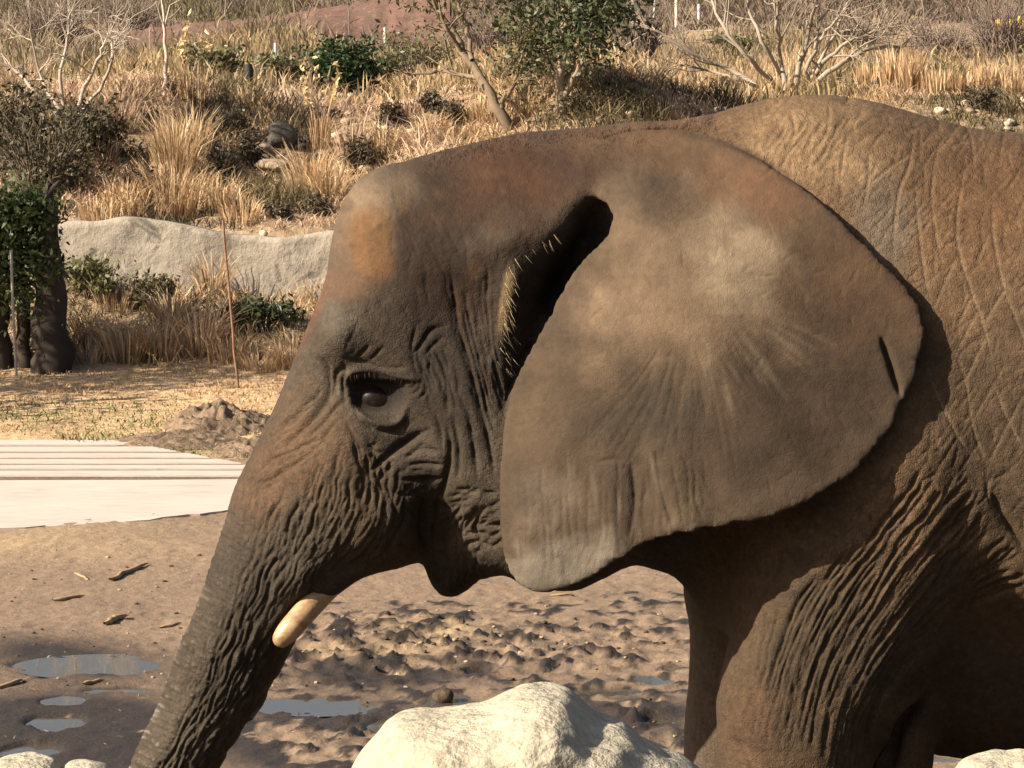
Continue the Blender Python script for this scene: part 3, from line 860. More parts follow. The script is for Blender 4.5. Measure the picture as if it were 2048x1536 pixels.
# faint lines on the forehead and brow
for k in range(60):
    u0, v0 = rng.uniform(690, 1000), rng.uniform(400, 640)
    a = R(rng.normal(80, 22)); l = rng.uniform(15, 50)
    stroke(BODY_D, [(u0 - l * math.cos(a), v0 - l * math.sin(a)), (u0 + rng.normal(0, 3), v0), (u0 + l * math.cos(a), v0 + l * math.sin(a))], 3.2, .0015 * rng.uniform(.5, 1.3), .3)
# shoulder and foreleg
fan(BODY_D, [[(1660, 1120), (1600, 1200), (1560, 1290), (1535, 1390)], [(1790, 1050), (1700, 1160), (1630, 1280), (1590, 1400), (1575, 1480)], [(1880, 1020), (1790, 1140), (1710, 1270), (1655, 1390), (1630, 1510)],
    [(1925, 1085), (1830, 1195), (1745, 1310), (1690, 1420), (1668, 1545)], [(1905, 1190), (1830, 1275), (1765, 1365), (1720, 1450), (1702, 1550)], [(1880, 1280), (1830, 1315), (1782, 1370), (1748, 1440), (1735, 1550)]], 46, 5.4, .0090, 3.2, 80, .14, rough=.35, vary=.25)
fan(BODY_D, [[(1470, 1270), (1472, 1320), (1480, 1370)], [(1560, 1200), (1545, 1260), (1530, 1330), (1520, 1390)]], 8, 5, .005, 3, 40, .3)
fan(BODY_D, [[(1520, 1400), (1512, 1440), (1500, 1500)], [(1600, 1430), (1592, 1480), (1580, 1540)]], 7, 4, .002, 3, 40, .4)
for k in range(26):
    v0 = 1330 + 9 * k + rng.uniform(-3, 3)
    stroke(BODY_D, [(1430, v0), (1480, v0 + 8), (1530 + rng.uniform(-20, 30), v0 + 22)], 3.0, .0012 * rng.uniform(.5, 1.4), .3)
for k in range(150):
    u0, v0 = rng.uniform(1580, 1900), rng.uniform(1050, 1480)
    stroke(BODY_D, [(u0 - 12, v0 - 8), (u0, v0), (u0 + 12, v0 + 9)], 2.6, .002 * rng.uniform(.4, 1.3), .3)
fan(BODY_D, [[(1850, 930), (1790, 1020), (1720, 1110)], [(1960, 960), (1890, 1050), (1810, 1140)], [(1990, 1040), (1930, 1110), (1870, 1180)]], 13, 6, .008, 4, 50, .25)
stroke(BODY_D, [(1985, 985), (2010, 1040), (2060, 1120)], 9, .012, .2)
stroke(BODY_D, [(1860, 1395), (1815, 1430), (1790, 1470), (1778, 1545)], 13, .022, .2)
# flank: long upright cracks, crossed by slanting ones, pale dust in them
for path in ([(1618, 222), (1622, 275), (1615, 361)], [(1829, 265), (1819, 329), (1799, 383), (1786, 472), (1788, 519)], [(1831, 365), (1837, 447), (1847, 544), (1862, 608)], [(1876, 304), (1862, 383), (1872, 472), (1890, 544)],
    [(1930, 307), (1924, 365), (1914, 436), (1919, 508), (1944, 587), (1976, 687), (1990, 760)], [(1987, 400), (1987, 472), (2008, 580), (2037, 651), (2060, 720)], [(1740, 300), (1735, 372), (1722, 420)], [(1700, 240), (1690, 300), (1680, 360)],
    [(1905, 690), (1930, 760), (1945, 850), (1975, 940)], [(1850, 720), (1880, 800), (1915, 870), (1950, 920)], [(1990, 940), (1975, 985), (2000, 1040), (2030, 1090)], [(1985, 760), (2010, 830), (2048, 900)],
    [(1660, 205), (1655, 250), (1640, 300)], [(1580, 215), (1590, 260), (1575, 300)]):
    p = [(a + rng.normal(0, 1.5), b) for a, b in path]
    stroke(BODY_D, p, 2.9, .0042, .2); stroke(BODY_L, p, 2.2, 1.0, .2, rough=.4)
for path in ([(1869, 612), (1890, 565), (1915, 515)], [(1912, 658), (1930, 620), (1948, 583)], [(1951, 530), (1965, 497), (1980, 465)], [(1736, 372), (1780, 335), (1829, 304)], [(1905, 720), (1940, 650), (1960, 610)], [(1920, 790), (1950, 720), (1985, 650)],
    [(1960, 660), (1990, 610), (2020, 560)], [(1930, 870), (1970, 800), (2010, 730)], [(1975, 930), (2010, 860), (2048, 790)]):
    stroke(BODY_D, path, 2.9, .0040, .2); stroke(BODY_L, path, 2.1, .9, .2, rough=.4)
for k in range(620):
    u0 = rng.uniform(1480, 2100); v0 = rng.uniform(195, 1120)
    fam = rng.random()
    if fam < .55: a = R(rng.normal(-50, 9)); l = rng.uniform(18, 60); wd, dp = 2.5, .0026
    elif fam < .85: a = R(rng.normal(92, 9)); l = rng.uniform(20, 60); wd, dp = 2.5, .0022
    else: a = R(rng.normal(35, 14)); l = rng.uniform(10, 28); wd, dp = 2.3, .0018
    bd = rng.normal(0, 5)
    p = [(u0 - l * math.cos(a), v0 - l * math.sin(a)), (u0 + bd, v0 + rng.normal(0, 2)), (u0 + l * math.cos(a), v0 + l * math.sin(a))]
    stroke(BODY_D, p, wd, dp * rng.uniform(.6, 1.4), .3)
    if rng.random() < .4: stroke(BODY_L, p, 2.0, rng.uniform(.2, .6), .3, rough=.6)
fan(BODY_D, [[(1580, 210), (1555, 260), (1515, 310)], [(1650, 220), (1610, 290), (1560, 350)], [(1720, 230), (1670, 310), (1620, 375)]], 12, 4.5, .0048, 4, 40, .35)
fan(BODY_D, [[(1440, 300), (1480, 270), (1520, 240)], [(1500, 320), (1540, 290), (1570, 260)]], 7, 3.5, .002, 4, 30, .3)
fan(BODY_D, [[(2048, 1050), (1985, 1100), (1930, 1150)], [(2060, 1180), (1990, 1190), (1930, 1220)]], 8, 5, .006, 5, 40, .3)
# ear: faint veins, flutes and a torn fold near the rim
for k in range(70):
    t = rng.uniform(-.15, 1.15); r0 = rng.uniform(60, 200); r1 = r0 + rng.uniform(60, 190)
    a = R(20 + 95 * t)
    cx, cy = 1360, 620
    p = [(cx + r * math.cos(a + .0006 * (r - r0)), cy + r * math.sin(a + .0006 * (r - r0))) for r in np.linspace(r0, r1, 5)]
    stroke(EAR_D, p, 3.6, .0011 * rng.uniform(.3, 1.4), .35)
for k in range(260):     # fine creases all over the flap
    u0, v0 = rng.uniform(1020, 1840), rng.uniform(300, 1150)
    a = math.atan2(v0 - 480, u0 - 1250) + rng.normal(0, .5) + (math.pi / 2 if rng.random() < .35 else 0); l = rng.uniform(8, 34)
    stroke(EAR_D, [(u0 - l * math.cos(a), v0 - l * math.sin(a)), (u0 + rng.normal(0, 2), v0 + rng.normal(0, 2)), (u0 + l * math.cos(a), v0 + l * math.sin(a))], 2.4, .0011 * rng.uniform(.4, 1.5), .3)
fan(EAR_D, [[(1080, 930), (1085, 1010), (1090, 1120), (1085, 1170)], [(1240, 900), (1245, 980), (1240, 1080), (1225, 1120)], [(1380, 900), (1390, 960), (1400, 1020), (1405, 1050)]], 18, 4, .0018, 5, 50, .35)
for path, w, d in [([(1310, 900), (1322, 980), (1345, 1055)], 5, .006), ([(1262, 920), (1270, 1000), (1258, 1080)], 6, .005), ([(1240, 1075), (1236, 1110)], 5, .006), ([(1190, 925), (1230, 918), (1260, 925)], 4, .003), ([(1762, 672), (1778, 715), (1790, 755), (1802, 792)], 5, .016), ([(1655, 978), (1650, 990)], 4, .012), ([(1585, 1010), (1578, 1022)], 4, .006), ([(1480, 545), (1520, 552), (1560, 550)], 3, .002), ([(1430, 1040), (1450, 1060)], 4, .005)]:
    stroke(EAR_D, path, w, d, .2)
for k in range(26):      # fraying along the rim
    i = int(rng.uniform(95, 190)) % len(ear_px); c = ear_px[i]; n_ = np.array([1370, 720]) - c; n_ = n_ / np.linalg.norm(n_)
    stroke(EAR_D, [c - n_ * 6, c + n_ * rng.uniform(4, 14)], 3.2, rng.uniform(.002, .006), .05)
# eyelids
for path, w, d in [([(690, 775), (697, 748), (722, 736), (765, 738), (805, 750), (836, 760)], 8, .014), ([(690, 775), (704, 810), (735, 840), (775, 850), (802, 838), (814, 808)], 8, .013), ([(640, 640), (634, 680), (640, 715)], 16, .006), ([(1850, 1368), (1802, 1408), (1770, 1455), (1757, 1545)], 9, .022)]:
    stroke(BODY_R, path, w, d, .15, pw=2, rough=.15)

def chart_look(u, v):
    fu = np.clip((u - CU0) / CS, 0, CW - 1.001); fv = np.clip((v - CV0) / CS, 0, CH - 1.001)
    i = fu.astype(np.int32); j = fv.astype(np.int32); a = (fu - i).astype(np.float32); b = (fv - j).astype(np.float32)
    return lambda m: (m[i, j] * (1 - a) + m[i + 1, j] * a) * (1 - b) + (m[i, j + 1] * (1 - a) + m[i + 1, j + 1] * a) * b
BODY_D = blur(BODY_D, 1) * (1.75 + .35 * np.clip((1000 - CUU) / 100, 0, 1) * np.clip((CVV - 640) / 60, 0, 1) - .5 * np.clip((CUU - 1440) / 60, 0, 1) * np.clip((1000 - CVV) / 100, 0, 1)); EAR_D = blur(EAR_D, 1) * 1.7; BODY_R = blur(BODY_R, 2)

v, q, oth = build_surface(2)
faces = [q] + oth
nrm = normals_of(v, faces)
cu, cv = chart(v)
CL = chart_look(cu, cv)
lk = lookup(v[:, 0], v[:, 2])
yv = v[:, 1].astype(np.float32)
fe = ear_n.field(lk, yv); fb = body_field(lk, yv)
is_ear = np.clip(.5 + (fb - fe) / .03, 0, 1)
near = np.clip((.25 - nrm[:, 1]) / .25, 0, 1) * (v[:, 1] < .2)
inner = (is_ear > .5) & (nrm[:, 1] > 0)
dB = CL(BODY_R) - CL(BODY_D); dE = -CL(EAR_D)
low = (fbm2(cu / 26, cv / 26, 4, 11) - .5) * .0035 + (fbm2(cu / 7, cv / 7, 2, 21) - .5) * .0014
eye_pit = -.036 / (1 + np.exp(-(cv - 758 - (cu - 700) * .08) / 2.5)) * np.exp(-(((cu - 750) * .98 + (cv - 790) * .2) / 52) ** 4 - ((cv - 790 - (cu - 750) * .14) / 36) ** 4)
disp = (dB * (1 - is_ear) + dE * is_ear) * near + low * np.where(is_ear > .5, .5, 1.0) + eye_pit * (1 - is_ear) * near
disp[inner] = 0
v = v + nrm * disp[:, None]

# ------------------------------------------------------------------ pigment: skin tone, dried mud and dust, some light and shade
# laid on a chart of the animal's side and carried to the vertices, so it stays on the skin
PU, PV = CUU[::2, ::2], CVV[::2, ::2]
BRK = fbm2(PU / 60, PV / 60, 4, 1) - .5
def blob(u, v_, ru, rv, ang, soft=1.0, seed=0, brk=.55):
    ca, sa = math.cos(R(ang)), math.sin(R(ang))
    ext = 2.2 * max(ru, rv) + 8
    i0 = int(np.clip((u - ext - CU0) / 4, 0, PU.shape[0])); i1 = int(np.clip((u + ext - CU0) / 4 + 1, 0, PU.shape[0]))
    j0 = int(np.clip((v_ - ext - CV0) / 4, 0, PU.shape[1])); j1 = int(np.clip((v_ + ext - CV0) / 4 + 1, 0, PU.shape[1]))
    m = np.zeros(PU.shape, dtype=np.float32)
    if i0 >= i1 or j0 >= j1: return m
    U = PU[i0:i1, j0:j1]; V = PV[i0:i1, j0:j1]
    a = ((U - u) * ca + (V - v_) * sa) / ru; b = (-(U - u) * sa + (V - v_) * ca) / rv
    d = np.sqrt(a * a + b * b) + np.roll(BRK, (seed * 37, seed * 53), (0, 1))[i0:i1, j0:j1] * brk * 2
    m[i0:i1, j0:j1] = np.clip((1.15 - d) / (.75 * soft), 0, 1)
    return m
def lay(col, m, c, k):
    m = (m * k)[..., None]
    return col * (1 - m) + np.array(c) * m
PIG = .365
GREY = (.150, .122, .096)
body_m = em_ = np.float32(1)
col = np.tile(np.array(GREY), PU.shape + (1,))
# body
flank = body_m * np.clip((PU - 1380) / 120, 0, 1)
col = lay(col, flank, (.275, .180, .108), .95)
col = lay(col, flank * blob(1960, 420, 160, 200, 20, 1, 1), (.255, .150, .082), .9)
col = lay(col, flank * blob(1620, 290, 160, 110, 0, 1, 2), (.44, .305, .185), .9)
col = lay(col, flank * blob(1770, 460, 70, 110, -10, 1, 3), (.29, .235, .18), .9)
col = lay(col, flank * blob(1720, 330, 60, 50, 20, 1, 4), (.45, .32, .20), .7)
col = lay(col, flank * blob(1980, 900, 170, 330, 0, 1, 5), (.150, .105, .068), .95)
col = lay(col, flank * blob(1650, 1300, 240, 300, 0, 1, 6), (.165, .120, .080), .95)
col = lay(col, flank * blob(1490, 1480, 80, 110, 0, 1, 7), (.22, .135, .085), .8)
col = lay(col, flank * np.clip((1150 - PV) / -200, 0, 1) * np.clip((PU - 1830) / 80, 0, 1), (.10, .075, .055), .7)  # shade on the belly behind the foreleg, laid into the colour
# head
hm = body_m * np.clip((1420 - PU) / 100, 0, 1)
col = lay(col, hm * blob(880, 520, 210, 230, -15, 1, 8), (.074, .046, .031), .95)
col = lay(col, hm * blob(1080, 350, 240, 110, -8, 1, 9), (.115, .060, .035), .9)
col = lay(col, hm * blob(1010, 350, 110, 70, -8, 1, 19), (.155, .075, .040), .7)
col = lay(col, blob(1330, 268, 190, 55, -6, 1, 35, .3), (.24, .15, .088), .9)
col = lay(col, hm * blob(740, 400, 90, 70, -30, 1, 10), (.32, .245, .175), .9)  # highlight of the sunlit forehead laid into the colour
col = lay(col, hm * blob(690, 480, 70, 110, 10, 1, 11), (.26, .185, .13), .9)
col = lay(col, hm * blob(735, 495, 55, 80, 0, .6, 12), (.29, .155, .066), .8)
col = lay(col, hm * blob(690, 570, 60, 40, 0, 1, 13), (.22, .14, .09), .8)
col = lay(col, hm * blob(690, 650, 55, 55, 0, 1, 14), (.24, .21, .18), .8)
col = lay(col, hm * blob(620, 640, 22, 90, 18, 1, 15), (.25, .13, .085), .8)
col = lay(col, hm * blob(780, 680, 90, 55, 0, 1, 16), (.115, .088, .066), .8)
col = lay(col, hm * blob(900, 760, 110, 150, 0, 1, 17), (.078, .058, .044), .9)
col = lay(col, hm * blob(900, 600, 70, 60, 0, 1, 27), (.095, .05, .032), .7)
col = lay(col, hm * blob(760, 790, 70, 55, 10, 1, 18), (.105, .088, .072), .8)
col = lay(col, hm * blob(600, 900, 110, 130, 20, 1, 20), (.19, .122, .076), .9)
col = lay(col, hm * blob(520, 1000, 60, 150, 18, 1, 21), (.20, .125, .08), .7)
col = lay(col, hm * blob(720, 1000, 110, 110, 0, 1, 22), (.145, .105, .070), .8)
col = lay(col, hm * blob(830, 1010, 70, 110, 0, 1, 23), (.075, .058, .045), .9)
col = lay(col, hm * blob(470, 1180, 100, 120, 20, 1, 24), (.130, .108, .086), .9)
col = lay(col, hm * blob(500, 1320, 60, 140, 20, 1, 25), (.085, .070, .056), .8)  # shade along the back half of the trunk, painted in
col = lay(col, hm * blob(330, 1480, 90, 90, 0, 1, 26), (.190, .160, .128), .8)
col = lay(col, hm * np.clip((PV - 1090) / 60, 0, 1) * np.clip((PU - 830) / 30, 0, 1), (.055, .045, .040), .9)  # shade under jaw and throat laid into the colour
col = lay(col, hm * blob(1150, 540, 55, 140, 33, .5, 28, .2), (.050, .042, .038), .9)  # shadow in the hollow before the ear, painted dark
col = lay(col, hm * blob(1013, 600, 13, 85, 6, .6, 29, .25), (.55, .42, .24), .8)  # pale-haired ridge, with the sunlight on it painted in
col = lay(col, hm * blob(750, 785, 58, 38, 10, .6, 31, .15), (.045, .038, .034), .95)  # dark lids and the socket's shade, both laid into the colour
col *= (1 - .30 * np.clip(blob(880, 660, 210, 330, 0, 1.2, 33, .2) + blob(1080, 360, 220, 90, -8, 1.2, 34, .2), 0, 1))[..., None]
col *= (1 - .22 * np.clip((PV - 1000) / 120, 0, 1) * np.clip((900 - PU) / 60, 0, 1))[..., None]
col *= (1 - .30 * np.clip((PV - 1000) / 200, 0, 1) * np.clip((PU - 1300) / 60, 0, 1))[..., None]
# ear: pale centre is dust and painted light; lower part is painted shade
ecol = np.tile(np.array((.130, .094, .064)), PU.shape + (1,))
ecol = lay(ecol, em_ * blob(1420, 560, 300, 190, 35, 1.2, 40), (.29, .212, .146), .9)
ecol = lay(ecol, em_ * blob(1480, 520, 120, 100, 30, 1, 41), (.44, .36, .27), .7)
ecol = lay(ecol, em_ * blob(1250, 620, 90, 150, 25, 1, 42), (.37, .27, .19), .75)
ecol = lay(ecol, em_ * blob(1300, 380, 110, 70, 20, 1, 43), (.10, .070, .050), .85)
ecol = lay(ecol, em_ * blob(1520, 380, 130, 70, 30, 1, 44), (.25, .14, .085), .8)
ecol = lay(ecol, em_ * blob(1330, 300, 150, 50, 8, 1, 54), (.20, .125, .075), .8)
ecol = lay(ecol, em_ * blob(1700, 600, 130, 170, -40, 1, 45), (.155, .094, .057), .85)
ecol = lay(ecol, em_ * blob(1600, 820, 260, 170, -25, 1, 46), (.088, .060, .042), .9)
ecol = lay(ecol, em_ * blob(1300, 830, 140, 110, 0, 1, 47), (.090, .070, .052), .8)
ecol = lay(ecol, em_ * blob(1060, 850, 50, 130, 0, 1, 48), (.165, .12, .08), .7)
ecol = lay(ecol, em_ * blob(1100, 1010, 90, 80, 0, 1, 49), (.23, .185, .145), .7)
ecol = lay(ecol, em_ * blob(1120, 1130, 130, 65, -12, .8, 50), (.36, .325, .28), .85)
ecol = lay(ecol, em_ * blob(1380, 1010, 26, 60, 0, .6, 51), (.20, .16, .10), .6)
for k in range(44):      # pale dusty veins
    t = rng.uniform(0, 1); r0 = rng.uniform(50, 190); a = R(18 + 85 * t); l = rng.uniform(35, 90)
    u0, v0 = 1400 + (r0 + l) * math.cos(a), 560 + (r0 + l) * math.sin(a)
    ecol = lay(ecol, em_ * blob(u0, v0, l, rng.uniform(4, 9), math.degrees(a), 1.2, 60 + k, .35), (.30, .24, .18), rng.uniform(.15, .45))
for k in range(40):      # chalky drips on the lobe and stripes on the lower ear
    u0 = rng.uniform(1030, 1430); v0 = rng.uniform(940, 1150)
    ecol = lay(ecol, em_ * blob(u0, v0, rng.uniform(2, 7), rng.uniform(20, 60), rng.normal(0, 6), .8, 110 + k, .25), (.28, .24, .19) if rng.random() < .55 else (.09, .07, .055), rng.uniform(.25, .6))
for k in range(60):      # splashes of dried mud on head and neck
    u0 = rng.uniform(690, 1500); v0 = rng.uniform(270, 640)
    rr = rng.uniform(5, 22)
    col = lay(col, blob(u0, v0, rr, rr * rng.uniform(.3, 1), rng.uniform(0, 180), .8, 200 + k, .5), (.19, .105, .058) if rng.random() < .6 else (.07, .05, .038), rng.uniform(.2, .55))
    ecol = lay(ecol, blob(u0, v0, rr, rr * .6, 0, .8, 300 + k, .5), (.12, .08, .05), rng.uniform(.05, .2))
def carry(m):
    fu = np.clip((cu - CU0) / 4, 0, PU.shape[0] - 1.001); fv = np.clip((cv - CV0) / 4, 0, PU.shape[1] - 1.001)
    i = fu.astype(np.int32); j = fv.astype(np.int32); a = (fu - i)[:, None]; b = (fv - j)[:, None]
    return (m[i, j] * (1 - a) + m[i + 1, j] * a) * (1 - b) + (m[i, j + 1] * (1 - a) + m[i + 1, j + 1] * a) * b
hm_v = (1 - is_ear) * np.clip((1420 - cu) / 100, 0, 1)
body_m = 1 - is_ear
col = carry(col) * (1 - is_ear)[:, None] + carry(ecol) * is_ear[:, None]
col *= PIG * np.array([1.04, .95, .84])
mott = fbm2(cu / 40, cv / 40, 5, 77)
col = col * (0.72 + .56 * mott)[:, None] * (1 + is_ear * (fbm2(cu / 90, cv / 90, 4, 79) - .5) * .45)[:, None]
fine = fbm2(cu / 8, cv / 8, 3, 78)
col = col * (0.84 + .32 * fine)[:, None]
# dust in the flank's cracks; trunk ridges get dust and painted highlights
Lm = CL(BODY_L) * body_m * near
col = lay(col, np.clip(Lm, 0, 1), (.20, .14, .085), .55)
ridge = np.clip(.0045 - CL(BODY_D), 0, .0045) / .0045
tr = hm_v * (.35 * np.clip((cv - 1080) / 100, 0, 1) + .65 * np.clip((cv - 1360) / 120, 0, 1)) * np.clip((600 - cu) / 60, 0, 1)
col = lay(col, tr * ridge ** 2 * (fbm2(cu / 14, cv / 14, 2, 5) > .42), (.42, .37, .31), .55 * near)
# rest of the animal that the chart does not cover
far = np.clip((v[:, 1] - .1) / .2, 0, 1) + np.clip((cu - 2150) / 60, 0, 1) + np.clip((cv - 1640) / 60, 0, 1)
col = lay(col, np.clip(far, 0, 1), (.155, .112, .078), 1)

me = np_mesh('elephant_body', v, faces)
set_col(me, 'pigment', col)
set_col(me, 'rough_skin', np.repeat(((1 - .72 * is_ear) * (1 - .6 * hm_v * np.clip((640 - cv) / 80, 0, 1)) * (1 - .15 * np.clip((cu - 1450) / 60, 0, 1) * np.clip((1000 - cv) / 100, 0, 1)))[:, None], 3, 1))
k = NT('elephant_skin')
oc = k.coord()
base = k.attr('pigment')
n1 = k.noise(oc, 55, 5, .65)
base = k.mix(k.math('MULTIPLY', k.attr('rough_skin'), 1.0), base, k.mix(1.0, base, k.ramp(n1, [(.25, .62), (.75, 1.32)]), 'MULTIPLY'))
vor = k.n('TexVoronoi', Scale=75.0, feature='DISTANCE_TO_EDGE')
warp = k.n('TexNoise', Scale=18.0, Detail=2.0)
k.l(oc, warp.inputs['Vector'])
wadd = k.t.nodes.new('ShaderNodeVectorMath'); wadd.operation = 'MULTIPLY_ADD'
k.l(warp.outputs['Color'], wadd.inputs[0]); wadd.inputs[1].default_value = (.035, .035, .035); k.l(oc, wadd.inputs[2])
k.l(wadd.outputs[0], vor.inputs['Vector'])
crk = k.ramp(vor.outputs['Distance'], [(0.0, 0.0), (.12, 1.0)])
vor2 = k.n('TexVoronoi', Scale=170.0, feature='DISTANCE_TO_EDGE')
k.l(wadd.outputs[0], vor2.inputs['Vector'])
crk2 = k.ramp(vor2.outputs['Distance'], [(0.0, 0.0), (.2, 1.0)])
rs = k.attr('rough_skin')
b1 = k.bump(k.math('MULTIPLY', crk, rs), .32, .004)
b2 = k.bump(k.math('MULTIPLY', crk2, rs), .45, .002, b1)
b3 = k.bump(k.math('MULTIPLY', k.noise(oc, 140, 4, .7), rs), .35, .003, b2)
base = k.mix(k.math('MULTIPLY', rs, .2), base, k.mix(1.0, base, crk, 'MULTIPLY'))
k.set(color=base, rough=.86, normal=b3, spec=.22)
elephant = empty('elephant', (float(P(1590, 2100, -.3).x), 0, 0))
el_body = link_mesh('body', me, k.m, elephant)
el_body.matrix_parent_inverse = elephant.matrix_basis.inverted()
tag(elephant, 'adult elephant coated in brown dried mud, head lowered, one short tusk showing', 'elephant')
def el_part(name, me_, mat, smooth=True):
    o = link_mesh(name, me_, mat, elephant, smooth)
    o.matrix_parent_inverse = elephant.matrix_basis.inverted()
    return o
# ================================================================== plants, rocks and the wall
def leafy_mat(name, rough=.7, trans=.25):
    k = NT(name)
    c = k.mix(1.0, k.attr('tint'), k.ramp(k.noise(k.coord(), 6, 4, .6), [(.3, .75), (.7, 1.2)]), 'MULTIPLY')
    k.set(color=c, rough=rough, spec=.25)
    if trans:
        tr = k.t.nodes.new('ShaderNodeBsdfTranslucent'); k.l(c, tr.inputs['Color'])
        ad = k.t.nodes.new('ShaderNodeMixShader'); ad.inputs[0].default_value = trans
        k.l(k.bsdf.outputs[0], ad.inputs[1]); k.l(tr.outputs[0], ad.inputs[2]); k.l(ad.outputs[0], k.out.inputs['Surface'])
    return k.m
M_BLADE = leafy_mat('grass_blade', .75, .3)
M_LEAF = leafy_mat('leaf', .45, .2)
M_TWIG = leafy_mat('twig_bark', .9, 0)

def blades(base, lean, h, w, tint, droop=.25):
    """base (n,3), lean (n,2) sideways reach, h heights, w widths, tint (n,3) -> verts, faces, colours"""
    n = len(base)
    th = rng.uniform(0, math.pi, n)
    side = np.stack([np.cos(th), np.sin(th) * .5, np.zeros(n)], 1)
    L = np.concatenate([lean, np.zeros((n, 1))], 1)
    up = np.zeros((n, 3)); up[:, 2] = 1
    m = base + L * .38 + up * (h * .58)[:, None]
    t = base + L + up * (h * (1 - droop * np.clip(np.linalg.norm(lean, axis=1) / np.maximum(h, .01), 0, 1.5)))[:, None]
    sw = side * (w * .5)[:, None]
    vv = np.stack([base - sw, base + sw, m + sw * .75, m - sw * .75, t], 1).reshape(-1, 3)
    i = np.arange(n)[:, None] * 5
    q = i + np.array([[0, 1, 2, 3]]); tr = i + np.array([[3, 2, 4]])
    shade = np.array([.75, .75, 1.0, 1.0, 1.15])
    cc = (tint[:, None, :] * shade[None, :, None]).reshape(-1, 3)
    return vv, q, tr, cc
class Bag:
    """collects geometry of one thing"""
    def __init__(self): self.v = []; self.f3 = []; self.f4 = []; self.c = []; self.n = 0
    def add(self, vv, f4=None, f3=None, cc=None):
        self.v.append(vv); self.c.append(cc)
        if f4 is not None and len(f4): self.f4.append(np.asarray(f4) + self.n)
        if f3 is not None and len(f3): self.f3.append(np.asarray(f3) + self.n)
        self.n += len(vv)
    def blades(self, *a, **k):
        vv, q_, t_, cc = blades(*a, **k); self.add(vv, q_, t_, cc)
    def build(self, name, mat, parent=None, smooth=True):
        fs = []
        if self.f4: fs.append(np.concatenate(self.f4))
        if self.f3: fs.append(np.concatenate(self.f3))
        me = np_mesh(name, np.concatenate(self.v), fs)
        set_col(me, 'tint', np.concatenate(self.c))
        return link_mesh(name, me, mat, parent, smooth)
    def tube(self, pts, rad, col, sides=5):
        pts = np.asarray(pts, float); n = len(pts); rad = np.asarray(rad, float)
        t = np.gradient(pts, axis=0); t /= np.maximum(np.linalg.norm(t, axis=1, keepdims=True), 1e-9)
        ref = np.array([0.3, 1, .1]) if abs(t[0, 1]) < .8 else np.array([1, .1, .2])
        a = np.cross(t, ref); a /= np.maximum(np.linalg.norm(a, axis=1, keepdims=True), 1e-9); b = np.cross(t, a)
        th = np.arange(sides) * 2 * math.pi / sides
        vv = pts[:, None, :] + rad[:, None, None] * (np.cos(th)[None, :, None] * a[:, None, :] + np.sin(th)[None, :, None] * b[:, None, :])
        i = np.arange(n * sides).reshape(n, sides); j = np.roll(i, -1, 1)
        f = np.stack([i[:-1], j[:-1], j[1:], i[1:]], -1).reshape(-1, 4)
        self.add(vv.reshape(-1, 3), f, None, np.tile(np.asarray(col), (n * sides, 1)) * rng.uniform(.8, 1.2))
    def leaves(self, cen, size, col, var=.35):
        n = len(cen)
        a = rng.normal(size=(n, 3)); a /= np.linalg.norm(a, axis=1, keepdims=True)
        b = np.cross(a, rng.normal(size=(n, 3))); b /= np.maximum(np.linalg.norm(b, axis=1, keepdims=True), 1e-9)
        s = size * rng.uniform(.6, 1.3, n)[:, None]
        nn = np.cross(a, b)
        vv = np.stack([cen - a * s, cen + b * s * .42 + nn * s * .12, cen + a * s, cen - b * s * .42 + nn * s * .12], 1).reshape(-1, 3)
        cc = np.repeat(np.asarray(col)[None] * rng.uniform(1 - var, 1 + var, (n, 1)), 4, 0)
        self.add(vv, np.arange(n * 4).reshape(n, 4), None, cc)
STRAW = np.array([(.60, .43, .25), (.54, .37, .21), (.47, .30, .155), (.66, .51, .33), (.40, .255, .135)])
PINK = np.array([(.52, .37, .25), (.44, .30, .20), (.58, .43, .31), (.36, .24, .15)])
OLIVE = np.array([(.17, .135, .065), (.13, .105, .055), (.24, .185, .09), (.085, .07, .04)])
DARKT = np.array([(.075, .055, .035), (.12, .09, .055), (.055, .048, .028), (.16, .12, .075)])
GREEN = np.array([(.10, .14, .035), (.14, .17, .05), (.07, .10, .03), (.20, .20, .07)])
def pick(pal, n): return pal[rng.integers(0, len(pal), n)] * rng.uniform(.75, 1.2, (n, 1))

def tuft_bag(bag, c, h, sp, n, pal, w=.010, lean=.75, stalks=0):
    r = sp * np.sqrt(rng.uniform(0, 1, n)) * .5; th = rng.uniform(0, 2 * math.pi, n)
    bx = c[0] + r * np.cos(th); by = c[1] + r * np.sin(th) * .8
    base = np.stack([bx, by, terrain(bx, by) - .02], 1)
    hh = h * rng.uniform(.45, 1.05, n)
    ln = np.stack([np.cos(th), np.sin(th)], 1) * (rng.uniform(.1, 1, n) * lean)[:, None] * hh[:, None] + rng.normal(0, .06, (n, 2)) * h
    bag.blades(base, ln, hh, w * rng.uniform(.6, 1.4, n), pick(pal, n))
    if stalks:
        m = stalks
        th = rng.uniform(0, 2 * math.pi, m)
        bx = c[0] + sp * .25 * np.cos(th); by = c[1] + sp * .2 * np.sin(th)
        hh = h * rng.uniform(1.2, 1.9, m)
        bs = np.stack([bx, by, terrain(bx, by)], 1)
        ln = np.stack([np.cos(th), np.sin(th)], 1) * (hh * .18)[:, None]
        bag.blades(bs, ln, hh, np.full(m, w * 1.1), pick(STRAW, m), droop=.1)
        tips = bs + np.concatenate([ln, np.zeros((m, 1))], 1) * .9; tips[:, 2] += hh * .93
        for p in tips:
            kk = 12
            q_ = p + rng.normal(0, 1, (kk, 3)) * np.array([.012, .012, .05])
            bag.leaves(q_, .028, (.66, .50, .28))
